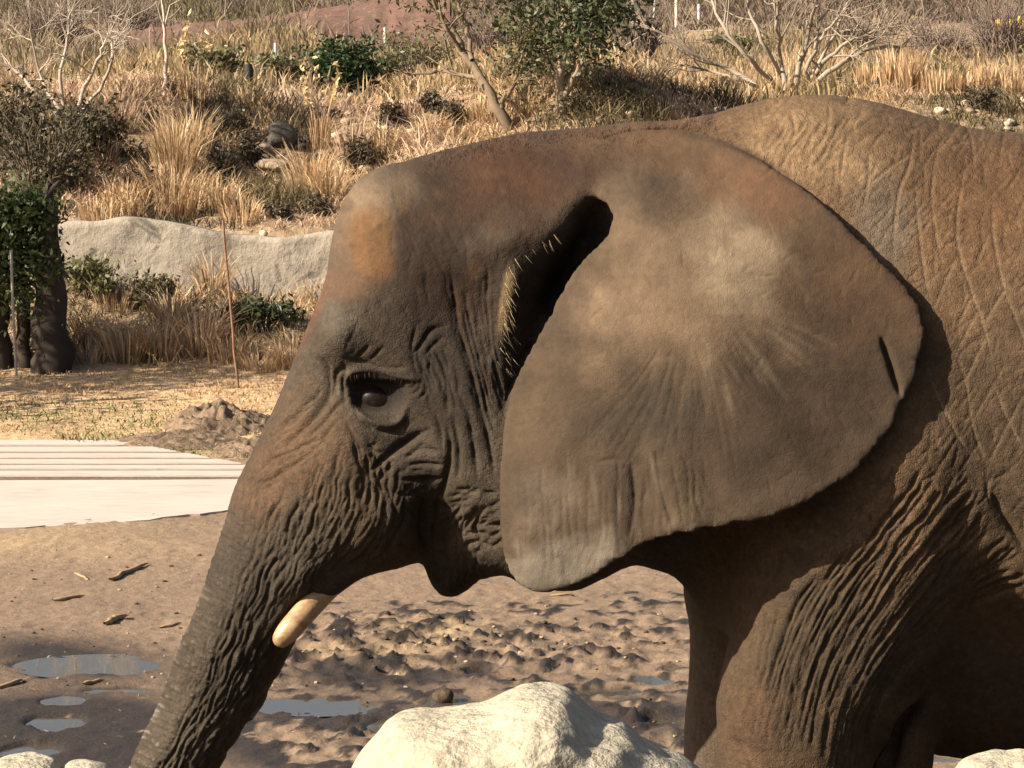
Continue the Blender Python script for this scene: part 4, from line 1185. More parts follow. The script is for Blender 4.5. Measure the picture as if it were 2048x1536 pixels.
def tuft(u, v_, hp, sp, n, pal=STRAW, label='clump of dry straw-coloured grass growing on the bank', grp='dry grass clumps on the bank', name='grass_clump', **kw):
    c = hit(u, v_); s = PX(c.y)
    b = Bag(); tuft_bag(b, c, hp / s, sp / s, n, pal, **kw)
    e = b.build(name, M_BLADE)
    return tag(e, label, 'grass', grp)

# ---- retaining wall
def wall_top(x): return 1.06 + .05 * np.sin(x * 1.7 + .6) + .03 * np.sin(x * 4.1) + .05 * (fbm2(x * 3 + 9, x * 0, 3, 71) - .5)
xs = np.arange(-9, 9.01, .06); zs = np.linspace(0, 1, 26)
Xw, Sw = np.meshgrid(xs, zs, indexing='ij')
Zw = -.1 + Sw * (wall_top(Xw) + .1)
Yw = WALL_Y - .04 + .05 * (fbm2(Xw * 2.5, Zw * 2.5, 4, 72) - .5) + .02 * (fbm2(Xw * 11, Zw * 11, 3, 73) - .5) + .05 * Sw
i = np.arange(Xw.size).reshape(Xw.shape)
fw = np.stack([i[:-1, :-1], i[1:, :-1], i[1:, 1:], i[:-1, 1:]], -1).reshape(-1, 4)
vw = np.stack([Xw, Yw, Zw], -1).reshape(-1, 3)
n0 = len(vw)
topb = np.stack([xs, np.full(len(xs), WALL_Y + .32), wall_top(xs) - .02 + .03 * fbm2(xs * 5, xs * 0, 2, 74)], 1)
botb = topb.copy(); botb[:, 2] = -.1
vw = np.concatenate([vw, topb, botb]); ti = i[:, -1]; bi = n0 + np.arange(len(xs)); ci = bi + len(xs)
fw = np.concatenate([fw, np.stack([ti[:-1], ti[1:], bi[1:], bi[:-1]], 1), np.stack([bi[:-1], bi[1:], ci[1:], ci[:-1]], 1)])
wall = link_mesh('retaining_wall', np_mesh('retaining_wall', vw, fw), M_WALL)
tag(wall, 'rough grey mortared retaining wall with dark stains below the weedy bank', 'wall')

# ---- rocks
def rock_mesh(name, r, seed, sub=3, jag=.35, flat=.75):
    bm = bmesh.new(); bmesh.ops.create_icosphere(bm, subdivisions=sub, radius=1.0)
    rg = np.random.default_rng(seed)
    planes = rg.normal(size=(9, 3)); planes /= np.linalg.norm(planes, axis=1, keepdims=True); off = rg.uniform(.62, .95, 9)
    for vt in bm.verts:
        p = np.array(vt.co)
        for n_, o in zip(planes, off):
            d = p @ n_
            if d > o: p = p - n_ * (d - o) * .85
        w = float(fbm2(np.array([p[0] * 1.7 + p[2] + seed]), np.array([p[1] * 1.7 - p[2] * .6]), 4, seed % 97)[0]) - .5
        vt.co = p * (1 + jag * w) * np.array([1, 1, flat]) * r
    me = bpy.data.meshes.new(name); bm.to_mesh(me); bm.free()
    return me
def outline_rock(name, px, Y, depth, cu_, cv_, seed, extra):
    """boulder whose side outline is given; rounded in depth, broken up by facets"""
    pts = np.array([[P(u, v_, Y).x, P(u, v_, Y).z] for u, v_ in spline(px, 3)] + extra)
    c = np.array([P(cu_, cv_, Y).x, P(cu_, cv_, Y).z])
    ang = np.arctan2(pts[:, 1] - c[1], pts[:, 0] - c[0]); rad = np.linalg.norm(pts - c, axis=1)
    o = np.argsort(ang); ang, rad = ang[o], rad[o]
    n, m = 220, 90
    th = np.linspace(-math.pi, math.pi, n, endpoint=False)
    rr = np.interp(th, ang, rad, period=2 * math.pi)
    ph = np.linspace(-math.pi / 2, math.pi / 2, m)
    TH, PH = np.meshgrid(th, ph, indexing='ij')
    cs = np.cos(PH) ** .62
    X = c[0] + rr[:, None] * cs * np.cos(TH); Z = c[1] + rr[:, None] * cs * np.sin(TH); Yv = Y + depth * np.sign(PH) * np.abs(np.sin(PH)) ** .9
    w = (fbm2(X * 6 + seed, Z * 6 + Yv * 4, 5, seed) - .5) * .10 * (np.abs(np.sin(PH)) ** .5) + (fbm2(X * 26, Z * 26 + Yv * 20, 3, seed + 5) - .5) * .014
    Yv = Yv + np.sign(PH) * w
    Z = Z + (fbm2(X * 16, Yv * 16, 3, seed + 9) - .5) * .016
    i = np.arange(n * m).reshape(n, m); j = np.roll(i, -1, 0)
    f = np.stack([i[:, :-1], j[:, :-1], j[:, 1:], i[:, 1:]], -1).reshape(-1, 4)
    return np_mesh(name, np.stack([X, Yv, Z], -1).reshape(-1, 3), f[:, ::-1])
YB = -3.0
big = outline_rock('boulder', [(640, 1700), (690, 1570), (708, 1530), (735, 1495), (772, 1450), (800, 1431), (850, 1427), (905, 1424), (970, 1412), (1010, 1392), (1050, 1380), (1100, 1377), (1135, 1386), (1165, 1412), (1200, 1440), (1250, 1455), (1290, 1488), (1330, 1508), (1385, 1532), (1430, 1580), (1440, 1700)], YB, .30, 1040, 1640, 3, [])
tag(link_mesh('boulder', big, M_LIME), 'large cream limestone boulder with a humped top in front of the elephant', 'boulder')
for px, cc, lab, dp in [([(-60, 1620), (-30, 1545), (0, 1522), (40, 1513), (85, 1516), (115, 1530), (130, 1580), (120, 1640)], (40, 1600), 'rounded white stone beside a second smaller white stone', .12),
                        ([(110, 1640), (118, 1560), (130, 1530), (160, 1522), (195, 1525), (218, 1538), (235, 1580), (225, 1640)], (170, 1600), 'small flat white stone next to the rounded white stone', .10),
                        ([(1890, 1660), (1905, 1570), (1930, 1532), (1975, 1518), (2020, 1514), (2060, 1512), (2110, 1540), (2130, 1660)], (2010, 1620), 'cream stone below the elephant\'s belly', .14)]:
    tag(link_mesh('stone', outline_rock('stone', px, YB, dp, *cc, 11 + cc[0], []), M_LIME), lab, 'stone')
def rock(u, v_, wp, mat, seed, label, grp=None, flat=.7, sink=.3, sx=1.0, name='rock'):
    c = hit(u, v_); r = wp / PX(c.y) / 2
    o = link_mesh(name, rock_mesh(name, r, seed, 3 if wp > 40 else 2, flat=flat), mat)
    o.location = (c.x, c.y, c.z + r * flat * (1 - sink) * .6); o.scale = (sx, 1, 1); o.rotation_euler = (rng.uniform(-.2, .2), rng.uniform(-.2, .2), rng.uniform(0, 6))
    return tag(o, label, 'rock', grp)
rock(560, 288, 74, M_ROCK_DARK, 5, 'dark rounded boulder lodged in the weedy bank', flat=.8)
rock(548, 340, 80, M_ROCK_TAN, 6, 'flat tan slab of rock below the dark boulder', flat=.35)
rock(525, 300, 46, M_ROCK_TAN, 16, 'small tan rock beside the dark boulder', flat=.5)
rock(610, 200, 52, M_ROCK_PALE, 8, 'pale leaning stone at the top of the bank', flat=.4)
rock(655, 232, 70, M_ROCK_DARK, 9, 'low dark stone just under the top of the bank', flat=.4)
rock(525, 735, 22, M_ROCK_PALE, 10, 'single white stone lying on the straw-coloured turf', flat=.8, sink=.1)
c = hit(533, 440); o = link_mesh('rock', rock_mesh('rock', .035, 12, 2), M_ROCK_PALE); o.location = (c.x, WALL_Y + .12, float(wall_top(np.array([c.x]))[0]) + .02); tag(o, 'small white stone on top of the retaining wall', 'rock')
rg = np.random.default_rng(4)
for k_ in range(84):
    seg_ = [(690, 820, 190, 235), (1195, 1270, 165, 235), (1290, 1560, 168, 205), (1850, 2060, 190, 262), (1230, 1480, 180, 225), (560, 700, 185, 215)][k_ % 6]
    u_, v0_ = rg.uniform(seg_[0], seg_[1]), rg.uniform(seg_[2], seg_[3])
    rock(u_, v0_, rg.uniform(11, 30), [M_ROCK_PALE, M_ROCK_TAN, M_ROCK_PALE, M_ROCK_DARK][int(rg.integers(0, 4))] if rg.random() < .45 else M_ROCK_PALE, 100 + k_, 'small broken stone strewn along the top of the bank', 'stones strewn along the top of the bank', flat=.65)
for k_ in range(46):
    u_, v0_ = rg.uniform(420, 980), rg.uniform(225, 430)
    if v0_ > 440 - (u_ - 640) * .55 and u_ > 640: continue
    rock(u_, v0_, rg.uniform(14, 40), [M_ROCK_PALE, M_ROCK_TAN, M_ROCK_TAN, M_ROCK_DARK][int(rg.integers(0, 4))], 400 + k_, 'half buried stone among the weeds of the bank', 'half buried stones in the bank', flat=.5, sink=.5)
# pale ledge behind the trees
for k_ in range(14):
    t_ = k_ / 13
    rock(1235 + 190 * t_, 137 - 26 * t_ + rg.uniform(-2, 2), rg.uniform(16, 24), M_ROCK_PALE, 200 + k_, 'pale stone in the low ledge on the terrace', 'stones of the low pale ledge', flat=.35)

# ---- earth mound beside the turf
def mound(u, v_, wp, hp, dep, seed, label, mat):
    c = hit(u, v_); s = PX(c.y); n, m = 110, 70
    X, Y = np.meshgrid(np.linspace(-1.25, 1.25, n), np.linspace(-1.2, 1.2, m), indexing='ij')
    e = np.clip(1 - np.sqrt(X ** 2 + Y ** 2), 0, 1) ** .7
    rid = 1 - np.abs(fbm2(X * 2.2 + Y * 2.5 + seed, Y * 4 - X * 1.5, 4, seed) - .5) * 3.6
    Z = e * (.55 + .6 * np.clip(rid, 0, 1) * fbm2(X * 3, Y * 3, 3, seed + 1)) + e * (fbm2(X * 9, Y * 9, 3, seed + 2) - .5) * .5
    vx = c.x + X * wp / s / 2; vy = c.y + Y * dep
    vz = terrain(vx, vy) - .015 + Z * hp / s
    i = np.arange(n * m).reshape(n, m)
    f = np.stack([i[:-1, :-1], i[1:, :-1], i[1:, 1:], i[:-1, 1:]], -1).reshape(-1, 4)
    o = link_mesh('earth_mound', np_mesh('earth_mound', np.stack([vx, vy, vz], -1).reshape(-1, 3), f), mat)
    return tag(o, label, 'mound')
k = NT('turned_soil'); oc = k.coord(); n1 = k.noise(oc, 4, 5, .6); n2 = k.noise(oc, 22, 5, .7)
M_SOIL = k.set(color=k.mix(1.0, k.ramp(n1, [(.35, (.115, .08, .055)), (.6, (.26, .185, .125))]), k.ramp(n2, [(.3, .6), (.7, 1.2)]), 'MULTIPLY'), rough=.95, normal=k.bump(n2, .8, .04), spec=.1)
mound(440, 850, 240, 62, .55, 3, 'heap of turned dark soil at the edge of the turf', M_SOIL)
mound(360, 885, 330, 34, .45, 8, 'low crumbled soil spread beside the concrete pad', M_SOIL)
mound(520, 900, 220, 40, .5, 14, 'lumpy brown soil behind the elephant\'s trunk', M_SOIL)

# ---- clods and sticks lying on the mud
rg = np.random.default_rng(12)
nclod = 0
for k_ in range(330):
    r_ = rg.random()
    u_, v0_ = (rg.normal(900, 230), rg.normal(1290, 38)) if r_ < .62 else ((rg.uniform(0, 420), rg.uniform(1090, 1400)) if r_ < .82 else (rg.uniform(600, 1380), rg.uniform(1400, 1500)))
    p = G(u_, v0_, 0)
    if not (3.5 < p.y < 11) or abs(p.x) > 3.4: continue
    z = float(yard_z(np.array([p.x]), np.array([p.y]))[0])
    if float(pud_mask(np.array([p.x]), np.array([p.y]))[0]) > .2: continue
    r = rg.uniform(4, 14) / PX(p.y) / 2 * (1 if r_ < .62 else .8)
    o = link_mesh('mud_clod', rock_mesh('mud_clod', r, 300 + k_, 2, jag=.9, flat=.6), M_CLOD if rg.random() < .75 else M_ROCK_TAN)
    o.location = (p.x, p.y, z + r * .2); o.rotation_euler = (0, 0, rg.uniform(0, 6))
    tag(o, 'small dark clod of mud lying on the yard', 'clod', 'mud clods on the yard'); nclod = nclod + 1
    if nclod >= 260: break
p = G(885, 1402, 0); o = link_mesh('mud_clod', rock_mesh('mud_clod', .045, 77, 3, flat=.8), M_CLOD); o.location = (p.x, p.y, .02); tag(o, 'big black lump of mud at the edge of a puddle', 'clod')
k = NT('weathered_wood'); n2 = k.noise(k.coord((1, 1, 8)), 12, 5, .7)
M_STICK = k.set(color=k.ramp(n2, [(.3, (.20, .13, .08)), (.7, (.42, .30, .18))]), rough=.9, normal=k.bump(n2, .5, .01), spec=.1)
for (u0, v0, u1, v1, r, lab) in [(218, 1158, 298, 1127, .011, 'split stick with pale wood showing on the mud'), (108, 1202, 168, 1194, .009, 'short dark stick lying flat on the mud'), (0, 1375, 45, 1362, .010, 'dark stick at the edge of a grey puddle'), (165, 1370, 205, 1362, .008, 'stub of a dark stick beside a thin puddle'),
                                 (150, 1147, 178, 1158, .006, 'thin straw-coloured chip on the mud'), (320, 1249, 362, 1243, .007, 'slim twig on the mud beside the elephant\'s trunk'), (1100, 1192, 1150, 1190, .006, 'thin twig on the mud below the ear'), (205, 1246, 252, 1232, .014, 'dark knob of root sticking up from the mud')]:
    a, b = G(u0, v0, .012), G(u1, v1, .012)
    bag = Bag(); n = 7; t = np.linspace(0, 1, n)[:, None]
    pts = np.array(a) * (1 - t) + np.array(b) * t + rng.normal(0, r * .5, (n, 3)); pts[:, 2] = yard_z(pts[:, 0], pts[:, 1]) + r * .8
    bag.tube(pts, r * np.array([.5, 1, 1.1, .9, 1, .8, .3]), (1, 1, 1), 6)
    tag(bag.build('stick', M_STICK), lab, 'stick')

bag = Bag(); rg2 = np.random.default_rng(31); nn = 420
uu, vv_ = rg2.uniform(0, 1400, nn), rg2.uniform(1060, 1500, nn)
q_ = np.array([G(a_, b_, 0) for a_, b_ in zip(uu, vv_)]); q_ = q_[(q_[:, 1] > 3.5) & (q_[:, 1] < 12) & (np.abs(q_[:, 0]) < 3.5)]
q_[:, 2] = yard_z(q_[:, 0], q_[:, 1]); q_ = q_[(pud_mask(q_[:, 0], q_[:, 1]) < .1) & (q_[:, 2] > -.03)]
an = rg2.uniform(0, 6.3, len(q_)); ll = rg2.uniform(.01, .05, len(q_))
bag.blades(q_ + np.array([0, 0, .004]), np.stack([np.cos(an), np.sin(an)], 1) * ll[:, None], np.full(len(q_), .008), np.full(len(q_), .006), pick(np.array([(.55, .42, .26), (.40, .29, .17), (.10, .07, .05)]), len(q_)), droop=.3)
tag(bag.build('straw_litter', M_BLADE), 'bits of straw and chaff scattered over the mud', kind='stuff')
# ---- grass cover: nobody could count it
def cover(name, label, n, urange, vrange, pal_fn, h, w, lean, dens=None, seed=1, y0=12.7):
    rg = np.random.default_rng(seed)
    ymin, ymax = vrange
    y = ymin + (ymax - ymin) * rg.uniform(0, 1, n)
    hw = 1650 / FPX * (y + 10); n_in = n
    x = (rg.uniform(-1, 1, n) if urange is None else rg.uniform(urange[0], urange[1], n)) * hw
    keep = np.ones(n, bool)
    if dens is not None: keep = rg.random(n) < dens(x, y)
    x, y = x[keep], y[keep]; n = len(x)
    base = np.stack([x, y, terrain(x, y) - .01], 1)
    hh = h(x, y) * rg.uniform(.4, 1.2, n)
    th = rg.uniform(0, 2 * math.pi, n)
    ln = np.stack([np.cos(th), np.sin(th)], 1) * (hh * lean * rg.uniform(.2, 1, n))[:, None]
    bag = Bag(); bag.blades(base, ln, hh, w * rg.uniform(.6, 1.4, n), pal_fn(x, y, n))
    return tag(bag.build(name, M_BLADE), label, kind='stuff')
def mixpal(a, b, x, y, sc, seed, lo=.45, hi=.55):
    m = sstep(lo, hi, fbm2(x * sc, y * sc, 3, seed))[:, None]
    m = (rng.random((len(x), 1)) < m).astype(float)
    return pick(a, len(x)) * (1 - m) + pick(b, len(x)) * m
def turf_pal(x, y, n):
    u, v_ = chart(np.stack([x, y, terrain(x, y)], 1))
    g = sstep(785, 835, v_) * sstep(560, 360, u) * (.75 + .5 * (fbm2(x * 2, y * 1.5, 3, 83) > .42))
    m = (rng.random(n) < g)[:, None].astype(float)
    return pick(STRAW, n) * (1 - m) + pick(GREEN, n) * m
def not_pad(x, y):
    u, v_ = chart(np.stack([x, y, np.zeros_like(x)], 1))
    return np.where((v_ > 873 + np.clip(u, -300, 800) * .10) , 0.0, 1.0)
cover('turf', 'short straw-coloured turf turning green beside the concrete pad', 52000, None, (13.3, 18.2), turf_pal, lambda x, y: .025 + .05 * fbm2(x * 3, y * 3, 2, 81) ** 2, .009, 1.3, not_pad, 21)
def bank_pal(x, y, n):
    a = mixpal(STRAW, DARKT, x, y, 1.6, 91, .49, .62)
    b = mixpal(PINK * 1.15, OLIVE, x, y, 1.2, 92, .49, .62)
    m = (fbm2(x * .8, y * .8, 3, 93) > .5)[:, None]
    return np.where(m, a, b)
bank_h = lambda x, y: .06 + .26 * np.clip(fbm2(x * 1.7, y * 1.7, 3, 94) * 2 - .75, 0, 1)
cover('bank_weeds', 'tangled dry weeds covering the bank above the wall', 60000, None, (19.25, 23.2), bank_pal, bank_h, .010, 1.5, None, 22)
cover('wall_foot_weeds', 'dry weeds heaped along the foot of the wall', 13000, None, (17.6, 18.95), lambda x, y, n: mixpal(STRAW, OLIVE, x, y, 1.8, 95), lambda x, y: .08 + .22 * np.clip(fbm2(x * 2, y * 2, 3, 96) * 2 - .7, 0, 1), .010, 1.3, None, 23)
cover('terrace_grass', 'thin dry grass on the terrace behind the bank', 22000, None, (23.0, 42), lambda x, y, n: mixpal(STRAW * .8, OLIVE * 1.3, x, y, .5, 97), lambda x, y: .10 + .22 * fbm2(x, y, 2, 98), .02, .7, None, 24)
def wood_pal(x, y, n):
    brown = np.array([(.16, .115, .09), (.20, .15, .12), (.11, .08, .065), (.24, .18, .14), (.13, .095, .085)])
    grn = np.array([(.13, .115, .06), (.17, .145, .075), (.085, .08, .045)])
    left = sstep(4, -4, x)[:, None] * .5 + .12
    m = (rng.random((n, 1)) < left * (fbm2(x * .35, y * .2, 3, 99) > .5)[:, None] * 1.4).astype(float)
    return pick(brown, n) * (1 - m) + pick(grn, n) * m
cover('distant_brush', 'brown leafless brush filling the distance', 54000, None, (50, 110), wood_pal, lambda x, y: (.3 + 1.5 * fbm2(x * .5, y * .3, 3, 100)) * (.16 + .84 * sstep(54, 80, y)), .028, 1.3, None, 25)

cover('low_brush', 'sparse grey brush in front of the reddish soil', 5000, None, (36, 47), lambda x, y, n: pick(np.array([(.24, .19, .13), (.16, .12, .09), (.30, .23, .16)]), n), lambda x, y: .15 + .7 * fbm2(x * .9, y * .5, 3, 102) ** 2, .018, 1.3, None, 27)
# ---- clumps that stand out
for a in [(350, 345, 150, 70, 260, 'tallest straw-coloured clump spraying up from the middle of the bank'), (345, 430, 125, 110, 300, 'broad straw-coloured clump just above the wall'), (300, 440, 70, 80, 160), (385, 300, 110, 70, 200, 'straw-coloured clump behind the tallest one'), (440, 420, 80, 90, 180), (620, 395, 130, 70, 240, 'upright straw-coloured clump beside the flat tan slab'), (655, 400, 80, 60, 140, 'small straw-coloured clump before the elephant\'s forehead'), (560, 400, 60, 70, 120), (1050, 225, 55, 60, 120, 'straw-coloured clump between the leaning tree and the bushy tree'), (1330, 240, 55, 60, 120, 'straw-coloured clump behind the elephant\'s neck'), (500, 210, 45, 60, 110, 'low straw-coloured clump near the short black post'), (960, 235, 60, 60, 120, 'straw-coloured clump at the foot of the leaning tree'), (760, 300, 70, 60, 140), (860, 265, 60, 60, 120), (250, 420, 80, 70, 140), (200, 440, 60, 70, 120), (480, 440, 60, 80, 140)]:
    tuft(*a[:5], label=a[5] if len(a) > 5 else 'clump of dry straw-coloured grass growing on the bank')
for a in [(235, 250, 110, 80, 240, 'greyish pink dead grass behind the tallest straw-coloured clump'), (190, 330, 90, 80, 180), (50, 190, 110, 80, 200, 'greyish dead grass among the bare grey branches'), (20, 250, 100, 60, 150), (130, 240, 90, 70, 150), (700, 300, 70, 80, 160, 'greyish dead grass beside the dark green shrub'), (820, 230, 60, 70, 140), (1000, 240, 50, 60, 110, 'greyish dead grass at the base of the leaning tree'), (1180, 225, 50, 50, 100, 'greyish dead grass under the bushy dark green tree')]:
    tuft(*a[:5], pal=PINK, label=a[5] if len(a) > 5 else 'clump of greyish pink dead grass on the bank', grp='greyish dead grass clumps')
for a in [(1735, 182, 70, 45, 150), (1790, 183, 105, 55, 220), (1825, 185, 95, 50, 200), (1870, 188, 60, 50, 150), (1920, 186, 60, 60, 170), (1975, 186, 70, 70, 200), (2030, 188, 60, 60, 160)]:
    tuft(*a, label='upright golden grass clump behind the elephant\'s back', grp='golden grass behind the elephant\'s back', lean=.22, w=.016)
for a in [(385, 205, 90, 60, 120), (640, 300, 90, 40, 90)]:
    tuft(*a, label='tall grass clump with feathery seed stalks', grp='grass with feathery seed stalks', stalks=9, lean=.2)
for a in [(200, 690, 90, 90, 220, 'pale dry weeds beside the stout tree\'s trunk'), (255, 720, 110, 90, 260), (320, 715, 110, 100, 280), (400, 700, 120, 90, 260), (180, 720, 60, 60, 140, 'low dry weeds at the root of the stout tree'), (520, 735, 60, 90, 200, 'low dry weeds behind the single white stone'), (585, 735, 90, 70, 220), (460, 715, 70, 80, 160, 'dry weeds around the rusty stake'), (640, 745, 80, 70, 180, 'dry weeds half hidden by the elephant\'s forehead'), (345, 640, 90, 80, 180), (425, 590, 110, 40, 110, 'narrow tall weed standing against the wall behind the rusty stake'), (230, 610, 70, 80, 150)]:
    tuft(*a[:5], label=a[5] if len(a) > 5 else 'clump of pale dry weeds in front of the retaining wall', grp='dry weeds in front of the wall', lean=1.0, pal=np.concatenate([STRAW, PINK]))
def shrub(u, v_, wp, hp, n, col, size, label, twigs=60, tcol=(.10, .075, .05), name='shrub', grp=None, lo=.12):
    c = hit(u, v_); s = PX(c.y); W, Hh = wp / s, hp / s
    root = empty(name, c)
    tw = Bag()
    ends = []
    for k_ in range(twigs):
        a = rng.uniform(0, 2 * math.pi); e = rng.uniform(.15, 1)
        tip = np.array([c.x + math.cos(a) * W * .5 * rng.uniform(.2, 1), c.y + math.sin(a) * W * .4 * rng.uniform(.2, 1), c.z + Hh * e])
        b0 = np.array([c.x + math.cos(a) * W * .12, c.y + math.sin(a) * W * .1, c.z - .03])
        t = np.linspace(0, 1, 6)[:, None]
        pts = b0 * (1 - t) + tip * t + rng.normal(0, .02, (6, 3)); pts[:, 2] += .15 * Hh * np.sin(t[:, 0] * math.pi)
        tw.tube(pts, np.linspace(.010, .003, 6) * max(.7, Hh), tcol, 4); ends += [pts[3], pts[4], pts[5]]
    o = tw.build('stems', M_TWIG, root); o.matrix_parent_inverse = Matrix.Translation(-c)
    if n:
        ends = np.array(ends); cen = ends[rng.integers(0, len(ends), n)] + rng.normal(0, 1, (n, 3)) * np.array([W * .09, W * .09, Hh * .09])
        cen = cen[cen[:, 2] > c.z + .02]
        lv = Bag(); lv.leaves(cen, size, col); o = lv.build('foliage', M_LEAF, root); o.matrix_parent_inverse = Matrix.Translation(-c)
    return tag(root, label, 'shrub', grp)
shrub(690, 190, 150, 110, 2600, (.035, .058, .022), .035, 'dense dark green shrub at the top of the bank', 50)
shrub(520, 660, 130, 60, 1200, (.045, .055, .025), .03, 'low dark green shrub at the foot of the wall', 40)
shrub(300, 620, 110, 70, 700, (.09, .08, .04), .025, 'low olive weed bush in front of the wall', 50)
shrub(190, 600, 110, 80, 700, (.12, .12, .05), .028, 'olive green weed bush beside the shaded stump', 40)
for a, lb in [((90, 400, 280, 190), 'broad tangle of dark scrub spilling down the bank'), ((180, 330, 160, 130), 'dark scrub below the greyish grass'), ((30, 330, 180, 160), 'dark scrub under the bare grey branches')]:
    shrub(*a, 1500, (.062, .055, .030), .026, lb, 150, (.13, .10, .07))
for a in [(450, 360, 70, 70), (500, 330, 60, 60, 'small dark weed bush beside the dark rounded boulder'), (280, 395, 70, 60), (720, 340, 70, 70), (780, 250, 60, 45, 'small dark weed bush below the dark green shrub'), (900, 250, 60, 45), (470, 270, 60, 50), (640, 430, 60, 40), (560, 435, 50, 30, 'small dark weed bush just above the wall by the white stone'), (860, 220, 50, 40), (1160, 235, 60, 45, 'small dark weed bush under the bushy dark green tree'), (1440, 195, 60, 40, 'small dark weed bush under the wide bare tree'), (1960, 215, 80, 40, 'small dark weed bush in front of the golden grass')]:
    shrub(*a[:4], 350, (.07, .055, .032), .02, a[4] if len(a) > 4 else 'small dark brown weed bush on the bank', 60, (.11, .085, .06), grp='dark weed bushes on the bank')
for a in [(420, 150, 140, 60, 'olive grey shrub beside the slim pale sapling'), (560, 160, 120, 50, 'olive grey shrub beside the short white marker post'), (830, 150, 180, 90, 'olive grey shrub behind the leaning tree'), (760, 165, 120, 60), (1480, 110, 130, 40, 'olive grey shrub behind the wide bare tree'), (1250, 80, 120, 60)]:
    shrub(*a[:4], 900, (.12, .115, .055), .03, a[4] if len(a) > 4 else 'olive grey shrub on the terrace beyond the bank', 60, (.14, .11, .08), grp='olive shrubs on the terrace')
for a in [(1880, 120, 200, 90), (2000, 110, 200, 120, 'leafless thicket around the yellow barrier'), (1700, 100, 180, 80, 'leafless thicket behind the wide bare tree'), (1280, 120, 150, 130, 'leafless thicket between the bushy tree and the bare tree'), (980, 110, 160, 90, 'leafless thicket behind the leaning tree'), (100, 90, 260, 110, 'leafless thicket behind the crooked bare bush'), (260, 60, 200, 80), (1180, 60, 160, 90)]:
    shrub(*a[:4], 0, None, 0, a[4] if len(a) > 4 else 'leafless brown thicket behind the terrace', 260, (.19, .145, .12), name='thicket', grp='leafless thickets behind the terrace')

# ---- trees
def grow(bag, ends, p, d, L, r, depth, col, spread=.55, kids=3, up=.1, wob=.12, minr=.0025):
    n = 6
    pts = [np.array(p)]; dd = np.array(d, float)
    for k_ in range(n):
        dd = dd + rng.normal(0, wob, 3) + np.array([0, 0, up * .15]); dd /= np.linalg.norm(dd)
        pts.append(pts[-1] + dd * L / n)
    rad = np.linspace(r, max(r * .6, minr), n + 1)
    bag.tube(pts, rad, col, 6 if r > .02 else 4)
    if depth == 0:
        ends += pts[2:]; return
    for k_ in range(kids):
        i = n if k_ == 0 else int(rng.integers(2, n + 1))
        nd = dd + rng.normal(0, spread, 3); nd[2] += up; nd /= np.linalg.norm(nd)
        grow(bag, ends, pts[i], nd, L * rng.uniform(.55, .85), rad[i] * (.85 if k_ == 0 else .62), depth - 1, col, spread, kids, up, wob, minr)
def tree(name, base, stems, label, col, leaf=None, nleaf=0, lsize=.03, jitter=.09, kids=3, depth=3, spread=.55, up=.1, grp=None, clip=None, reach=1.0):
    root = empty(name, base); bag = Bag(); ends = []
    inv = Matrix.Translation(-Vector(base))
    for path, r in stems:
        path = np.asarray(path, float)
        pts = np.stack([np.interp(np.linspace(0, 1, 14), np.linspace(0, 1, len(path)), path[:, k_]) for k_ in range(3)], 1)
        pts[1:-1] += rng.normal(0, min(r * .3, .014), (12, 3))
        rad = np.linspace(r, r * .45, 14)
        bag.tube(pts, rad, col, 8)
        for i in (6, 8, 9, 11, 12, 13, 13):
            d = pts[min(i + 1, 13)] - pts[i - 1]; d = d / np.linalg.norm(d) + rng.normal(0, spread, 3); d /= np.linalg.norm(d)
            grow(bag, ends, pts[i], d, np.linalg.norm(pts[-1] - pts[0]) * rng.uniform(.22, .42) * reach, rad[i] * .6, depth - 1, col, spread, kids, up)
    o = bag.build('trunk', M_TWIG, root); o.matrix_parent_inverse = inv
    if leaf is not None:
        ends = np.array(ends); cen = ends[rng.integers(0, len(ends), nleaf)] + rng.normal(0, jitter, (nleaf, 3))
        if clip is not None:
            cu_, cv_ = chart(cen); cen = cen[clip(cu_, cv_)]
        lv = Bag(); lv.leaves(cen, lsize, leaf); o = lv.build('crown', M_LEAF, root); o.matrix_parent_inverse = inv
    return tag(root, label, 'tree', grp)
def pp(Y, *uv): return [tuple(P(u, v_, Y + dy)) for u, v_, dy in uv]
b = hit(1012, 258); Y = b.y
tree('olive_tree', b, [(pp(Y, (1018, 262, 0), (1000, 225, 0), (978, 185, 0), (955, 140, .1), (925, 95, .2), (885, 35, .3), (850, -20, .3)), .050), (pp(Y, (998, 222, 0), (1012, 195, -.1), (1030, 165, -.2), (1045, 110, -.2)), .022), (pp(Y, (945, 120, 0), (935, 60, .1), (915, 0, .1), (905, -60, .1)), .022)],
     'leaning small-leaved tree with a forked dark trunk behind the elephant\'s head', (.17, .125, .085), (.10, .095, .045), 1500, .028, .13, depth=3, reach=.8)
b = hit(1130, 240); Y = b.y
tree('evergreen_tree', b, [(pp(Y, (1130, 245, 0), (1125, 190, 0), (1120, 130, 0), (1130, 60, 0), (1140, -30, 0)), .045), (pp(Y, (1128, 200, 0), (1100, 130, .2), (1075, 60, .2)), .025), (pp(Y, (1128, 200, 0), (1160, 130, -.2), (1185, 60, -.2)), .025), (pp(Y, (1128, 170, 0), (1160, 80, .3), (1200, 10, .3)), .02)],
     'bushy dark green tree with pale inner branches behind the elephant\'s head', (.24, .19, .14), (.060, .072, .032), 3800, .032, .12, depth=3, reach=.65)
b = hit(1590, 185); Y = b.y
